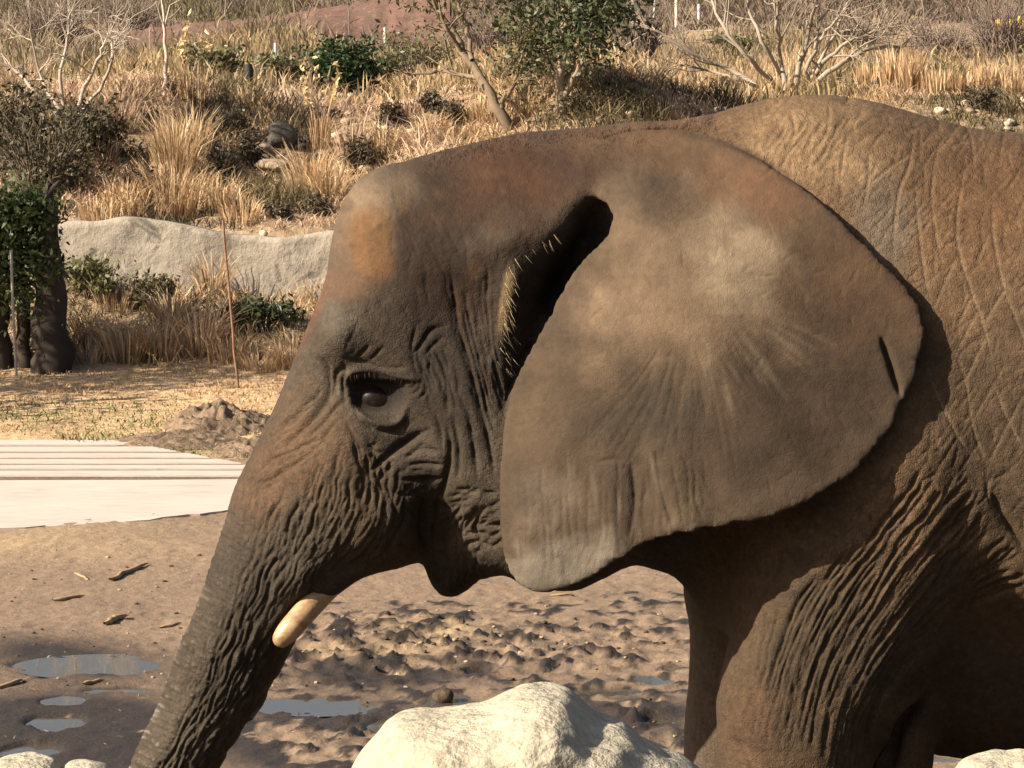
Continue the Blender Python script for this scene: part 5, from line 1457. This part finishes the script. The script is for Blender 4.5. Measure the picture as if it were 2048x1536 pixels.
ST = [((1590, 190), (1600, 130), (1620, 60), (1640, -30), .030), ((1600, 190), (1640, 130), (1690, 90), (1750, 60), .026), ((1600, 190), (1660, 140), (1740, 95), (1800, 95), .030), ((1570, 185), (1560, 120), (1555, 50), (1540, -30), .026),
      ((1560, 185), (1500, 120), (1450, 60), (1420, -10), .026), ((1540, 190), (1470, 145), (1390, 110), (1310, 60), .028), ((1580, 185), (1530, 90), (1500, 30), (1490, -30), .022), ((1600, 185), (1660, 90), (1690, 20), (1720, -40), .022), ((1620, 190), (1612, 140), (1640, 80), (1680, 30), .026), ((1555, 190), (1480, 160), (1420, 140), (1360, 130), .02)]
tree('bare_tree', b, [([tuple(P(*q_, Y + rng.uniform(-.3, .3))) for q_ in s_[:4]], s_[4]) for s_ in ST], 'wide bare tree of many grey stems rising behind the elephant\'s shoulder', (.26, .215, .165), depth=3, kids=3, spread=.5)
b = hit(330, 190); Y = b.y
tree('sapling', b, [(pp(Y, (330, 195, 0), (333, 120, 0), (328, 60, 0), (318, -40, 0)), .020)], 'slim pale sapling standing alone on the terrace', (.42, .35, .28), depth=2, kids=2, spread=.4)
b = hit(140, 230); Y = b.y
ST = [((150, 240), (170, 170), (200, 110), (215, 75), .020), ((150, 240), (200, 180), (225, 130), (222, 80), .018), ((130, 235), (120, 150), (135, 80), (140, 30), .018), ((130, 240), (70, 180), (30, 140), (-20, 110), .018), ((150, 245), (90, 260), (40, 290), (-20, 330), .020), ((160, 250), (110, 210), (80, 150), (60, 60), .016), ((170, 250), (120, 280), (60, 310), (0, 370), .016)]
tree('bare_bush', b, [([tuple(P(*q_, Y - .3 + rng.uniform(-.3, .2))) for q_ in s_[:4]], s_[4]) for s_ in ST], 'crooked bare bush of pale grey branches over the dark scrub', (.36, .30, .24), depth=3, kids=3, spread=.6)
# evergreen with a stout shaded trunk at the foot of the bank
b = hit(105, 742); Y = b.y
tree('stout_tree', b, [(pp(Y, (104, 756, 0), (102, 640, 0), (96, 540, 0), (90, 400, .05)), .16), (pp(Y, (50, 755, .1), (45, 620, .1), (40, 480, .1), (40, 400, 0)), .06), (pp(Y, (0, 755, .1), (-5, 620, .1), (-20, 480, .1), (-30, 400, 0)), .12)],
     'short stout tree with ivy-dark leaves and a shaded trunk by the wall', (.045, .034, .027), (.055, .075, .026), 9000, .03, .15, depth=2, spread=.5, up=-.5, kids=2, reach=.28, clip=lambda a, b: (b > 385 + .3 * np.abs(a - 40) + rng.normal(0, 22, len(a))) & (a < 118 - .06 * (b - 400) + 14 * np.sin(b * .05) + rng.normal(0, 16, len(a))) & (b < 735))
b = Vector((-5.9, 15.4, .1))  # evergreen out of view, added to cast shade on the stout tree
tree('evergreen_tree', b, [([(b.x, b.y, 0), (b.x + .1, b.y, .9), (b.x, b.y, 2.0)], .10)], 'unseen evergreen added to shade the stout tree', (.08, .06, .045), (.05, .07, .026), 4200, .045, .28, depth=3)
bag = Bag(); bag.tube([(-4.55, 15.2, -.1), (-4.54, 15.2, .7), (-4.55, 15.2, 1.5)], np.full(3, .035), (1, 1, 1), 8)
tag(bag.build('post', M_STICK), 'round wooden post whose long shadow crosses the turf', 'post')
# far trees, each one bare
for k_, (u, v_, hp) in enumerate([(60, 60, 130), (180, 40, 120), (450, 50, 110), (590, 40, 110), (760, 60, 120), (700, 90, 90), (1230, 60, 120), (1420, 50, 100), (1850, 60, 110), (1950, 60, 100)]):
    b = hit(u, v_); s = PX(b.y); Ht = hp / s
    top = (b.x + rng.normal(0, .1) * Ht, b.y, b.z + Ht)
    tree('far_tree', b, [([tuple(b), ((b.x + top[0]) / 2 + rng.normal(0, .05) * Ht, b.y, b.z + Ht * .5), top], .02 * Ht)], 'leafless grey tree far beyond the terrace', (.22, .175, .145), depth=3, kids=3, spread=.6, grp='leafless far trees')

# ---- man-made bits in the background
k = NT('rusty_steel'); M_RUST = k.set(color=k.ramp(k.noise(k.coord(), 20, 4, .6), [(.3, (.14, .075, .045)), (.7, (.26, .15, .09))]), rough=.8)
a, b2 = P(445, 440, 16.6), hit(478, 776); a = P(445, 440, b2.y - .05)
bag = Bag(); t = np.linspace(0, 1, 9)[:, None]; pts = np.array(a) * (1 - t) + (np.array(b2) - np.array([0, 0, .05])) * t + rng.normal(0, .004, (9, 3))
bag.tube(pts, np.full(9, .009), (1, 1, 1), 6)
tag(bag.build('stake', M_RUST), 'thin rusty stake leaning in the turf before the wall', 'stake')
bag = Bag(); c = hit(30, 745); pts = np.array([P(22, 500, c.y - .5), P(26, 620, c.y - .5), P(33, 752, c.y - .5)]); bag.tube(pts, np.full(3, .010), (1, 1, 1), 6)
k = NT('dull_steel'); M_STEEL = k.set(color=(.30, .28, .26), rough=.5)
tag(bag.build('post', M_STEEL), 'slim grey metal post beside the stout shaded tree', 'post')
k = NT('white_paint'); M_WHITE = k.set(color=k.ramp(k.noise(k.coord(), 3, 4, .6), [(.3, (.50, .46, .42)), (.7, (.66, .62, .57))]), rough=.6)
for (u, v0, v1, w, lab, grp) in [(1222, 15, 50, 3.0, 'thin white fence post far beyond the terrace', 'far white fence posts'), (1266, -25, 50, 3.2, 'thin white fence post far beyond the terrace', 'far white fence posts'), (1309, -20, 40, 3.2, 'thin white fence post far beyond the terrace', 'far white fence posts'), (1353, -20, 46, 3.6, 'thin white fence post far beyond the terrace', 'far white fence posts'), (1398, 8, 30, 3.0, 'thin white fence post far beyond the terrace', 'far white fence posts'), (551, 86, 122, 3.4, 'short white marker post on the terrace', None), (770, 55, 85, 3, 'stubby white peg among the far shrubs', None)]:
    b = hit(u, v1 + 12, 0); Y = b.y - .4
    p0, p1 = P(u, v1 + 14, Y), P(u, v0, Y)
    p0.z = min(p0.z, float(terrain(p0.x, Y)) - .05)
    bag = Bag(); bag.tube([p0, (p0 + p1) / 2, p1], np.full(3, w / PX(Y)), (1, 1, 1), 6)
    tag(bag.build('fence_post', M_WHITE), lab, 'post', grp)
b = hit(497, 182); Y = b.y; bag = Bag(); pts = np.array([P(497, 190, Y), P(496, 165, Y), P(498, 140, Y), P(497, 128, Y)]); bag.tube(pts, np.array([.045, .05, .045, .03]) , (1, 1, 1), 8)
k = NT('black_post'); M_BLACK = k.set(color=(.02, .018, .016), rough=.7)
tag(bag.build('bollard', M_BLACK), 'short black post standing among the terrace shrubs', 'post')
k = NT('red_soil'); n2 = k.noise(k.coord(), 3, 5, .6); M_RED = k.set(color=k.ramp(n2, [(.3, (.115, .062, .045)), (.7, (.19, .11, .082))]), rough=.95, normal=k.bump(n2, .6, .1))
top = resample([(200, 66), (352, 51), (523, 34), (700, 8), (900, -25)], 60); vv = []
for i, (u, v_) in enumerate(top):
    p1 = P(u, v_, 47.5); p0 = P(u, v_ + 52, 44.0); p0.z = min(p0.z, float(terrain(p0.x, p0.y)) - .05)
    for t in np.linspace(0, 1, 8):
        p = p0.lerp(p1, t); vv.append((p.x, p.y + rng.normal(0, .04), p.z + rng.normal(0, .02)))
    vv.append((p1.x, p1.y + 1.5, p1.z - .4))
i = np.arange(len(vv)).reshape(60, 9)
tag(link_mesh('red_soil_bank', np_mesh('red_soil_bank', np.array(vv), np.stack([i[:-1, :-1], i[1:, :-1], i[1:, 1:], i[:-1, 1:]], -1).reshape(-1, 4)), M_RED), 'long bank of bare reddish soil beyond the terrace', kind='structure')
k = NT('yellow_paint'); M_YEL = k.set(color=(.62, .40, .04), rough=.5)
bag = Bag(); Y = 40.0; p0, p1 = P(1990, 47, Y), P(2120, 44, Y)
bag.tube([p0, (p0 + p1) / 2, p1], np.full(3, .05), (1, 1, 1), 6)
root = empty('barrier', (p0.x + .3, Y, float(terrain(p0.x, Y)))); inv = Matrix.Translation(-root.location)
o = bag.build('rail', M_YEL, root); o.matrix_parent_inverse = inv
for u in (2040, 2110):
    bag = Bag(); q_ = P(u, 40, Y); bag.tube([(q_.x, Y, float(terrain(q_.x, Y)) - .1), (q_.x, Y, q_.z + .05)], np.full(2, .04), (1, 1, 1), 6); o = bag.build('leg', M_YEL, root); o.matrix_parent_inverse = inv
tag(root, 'yellow painted barrier rail in the far brush', 'barrier')
# ------------------------------------------------------------------ eye, tusks and hair
_sel = np.where((near > .3) & (is_ear < .3) & (cu < 1500) & (cv < 1300) & (v[:, 1] < .25))[0]
_su, _sv = cu[_sel], cv[_sel]
def on_skin(u, v_):
    d = (_su - u) ** 2 + (_sv - v_) ** 2
    m = np.where(d < 40)[0]
    if not len(m): m = np.array([int(np.argmin(d))])
    i = _sel[m[int(np.argmin(v[_sel[m], 1]))]]
    return v[i], nrm[i]
k = NT('eye_wet'); n1 = k.noise(k.coord(), 40, 3, .6)
M_EYE = k.set(color=k.ramp(n1, [(.35, (.006, .004, .003)), (.7, (.020, .012, .008))]), rough=.3, spec=.12)
pe, ne = on_skin(750, 792)
bm = bmesh.new(); bmesh.ops.create_uvsphere(bm, u_segments=32, v_segments=20, radius=.066)
for vt in bm.verts: vt.co = Vector((vt.co.x * 1.05, vt.co.y, vt.co.z * .92)) + Vector((float(pe[0]), float(pe[1]) + .0575, float(pe[2])))
me = bpy.data.meshes.new('eye'); bm.to_mesh(me); bm.free()
el_eye = el_part('eye', me, M_EYE)
k = NT('ivory'); oc = k.coord(); n1 = k.noise(k.coord((1, 1, 1)), 22, 5, .65, .4); n2 = k.noise(oc, 70, 4, .6)
c = k.mix(1.0, k.ramp(n1, [(.35, (.22, .13, .065)), (.5, (.36, .235, .125)), (.68, (.42, .295, .175))]), k.ramp(n2, [(.3, .85), (.7, 1.05)]), 'MULTIPLY')
M_IVORY = k.set(color=c, rough=.45, normal=k.bump(n2, .15, .004), spec=.4)
def tusk(side):
    path = spline([P(760, 1085, -.06), P(700, 1128, -.08), P(652, 1178, -.125), P(608, 1226, -.165), (P(575, 1264, -.185)), P(551, 1290, -.19)], 6)
    path = np.array([np.array(p) for p in path]); path[:, 1] *= side
    n = len(path); t = np.linspace(0, 1, n)
    rad = .033 * (1 - .12 * t) * np.where(t > .72, np.sqrt(np.clip(1 - ((t - .72) / .285) ** 2, 0.02, 1)), 1)
    b = Bag(); b.tube(path, rad, (1, 1, 1), 18)
    me_ = np_mesh('tusk', np.concatenate(b.v), np.concatenate(b.f4))
    co = np.array([x for x in np.concatenate(b.v)])
    bm = bmesh.new(); bm.from_mesh(me_); bm.verts.ensure_lookup_table()
    bm.faces.new([bm.verts[(n - 1) * 18 + i] for i in range(18)]); bm.to_mesh(me_); bm.free()
    return el_part('tusk', me_, M_IVORY)
tusk(1.0); tusk(-1.0)
M_HAIR = leafy_mat('elephant_hair', .6, .1)
def strands(name, pts, dirs, ln, w, tint):
    n = len(pts); b = Bag()
    pts = np.array(pts); dirs = np.array(dirs); ln = np.asarray(ln)
    side = np.cross(dirs, np.array([0, 1.0, .2])); side /= np.maximum(np.linalg.norm(side, axis=1, keepdims=True), 1e-6)
    m = pts + dirs * (ln * .5)[:, None]; t = pts + dirs * ln[:, None] + np.array([.004, 0, -.004])
    sw = side * w
    vv = np.stack([pts - sw, pts + sw, m + sw * .8, m - sw * .8, t], 1).reshape(-1, 3)
    i = np.arange(n)[:, None] * 5
    b.add(vv, i + np.array([[0, 1, 2, 3]]), i + np.array([[3, 2, 4]]), np.repeat(tint, 5, 0))
    o = b.build(name, M_HAIR, elephant); o.matrix_parent_inverse = elephant.matrix_basis.inverted(); o['kind'] = 'stuff'
    return o
crest = resample([(850, 312), (880, 303), (950, 286), (1040, 268), (1150, 258), (1250, 251), (1340, 243), (1420, 229)], 60)
pts, dirs, ln = [], [], []
for k_ in range(1100):
    i = int(rng.integers(0, 60)); c0 = crest[i] + rng.normal(0, 6, 2); c0[1] += abs(rng.normal(0, 14)) + 2
    p, n_ = on_skin(*c0)
    d = n_ + rng.normal(0, .45, 3) + np.array([.35, 0, .25]); d /= np.linalg.norm(d)
    pts.append(p - n_ * .003); dirs.append(d); ln.append(rng.uniform(.008, .024))
strands('head_hair', pts, dirs, ln, .0007, pick(np.array([(.10, .06, .04), (.16, .095, .06), (.07, .045, .035)]), len(pts)))
pts, dirs, ln = [], [], []
edge = resample([(1006, 640), (1004, 560), (1020, 530), (1060, 505), (1100, 482), (1150, 458)], 40)
for k_ in range(26):
    c0 = edge[int(rng.integers(0, 40))] + rng.normal(0, 4, 2)
    p, n_ = on_skin(*c0)
    d = n_ * .6 + np.array([.35, 0, -.85]) + rng.normal(0, .25, 3); d /= np.linalg.norm(d)
    pts.append(p - n_ * .003); dirs.append(d); ln.append(rng.uniform(.015, .04))
for k_ in range(60):
    c0 = np.array([rng.normal(1018, 10), rng.uniform(540, 740)])
    p, n_ = on_skin(*c0)
    d = n_ * .5 + np.array([.25, 0, -1]) + rng.normal(0, .2, 3); d /= np.linalg.norm(d)
    pts.append(p - n_ * .003); dirs.append(d); ln.append(rng.uniform(.015, .035))
strands('ear_hair', pts, dirs, ln, .00055, pick(np.array([(.26, .19, .11), (.18, .13, .075), (.34, .26, .16)]), len(pts)))
pts, dirs, ln = [], [], []
for k_ in range(24):
    t = rng.uniform(0, 1); c0 = (700 + 105 * t, 752 - 10 * math.sin(t * 3) + 12 * t)
    p, n_ = on_skin(*c0)
    d = n_ + np.array([-.1, -.2, -.9]) + rng.normal(0, .2, 3); d /= np.linalg.norm(d)
    pts.append(p); dirs.append(d); ln.append(rng.uniform(.008, .02))
lash = strands('eyelashes', pts, dirs, ln, .0008, pick(np.array([(.03, .022, .018), (.06, .04, .03)]), len(pts)))
lash.parent = el_eye
lash.matrix_parent_inverse = Matrix.Identity(4)
lash.matrix_basis = Matrix.Identity(4)
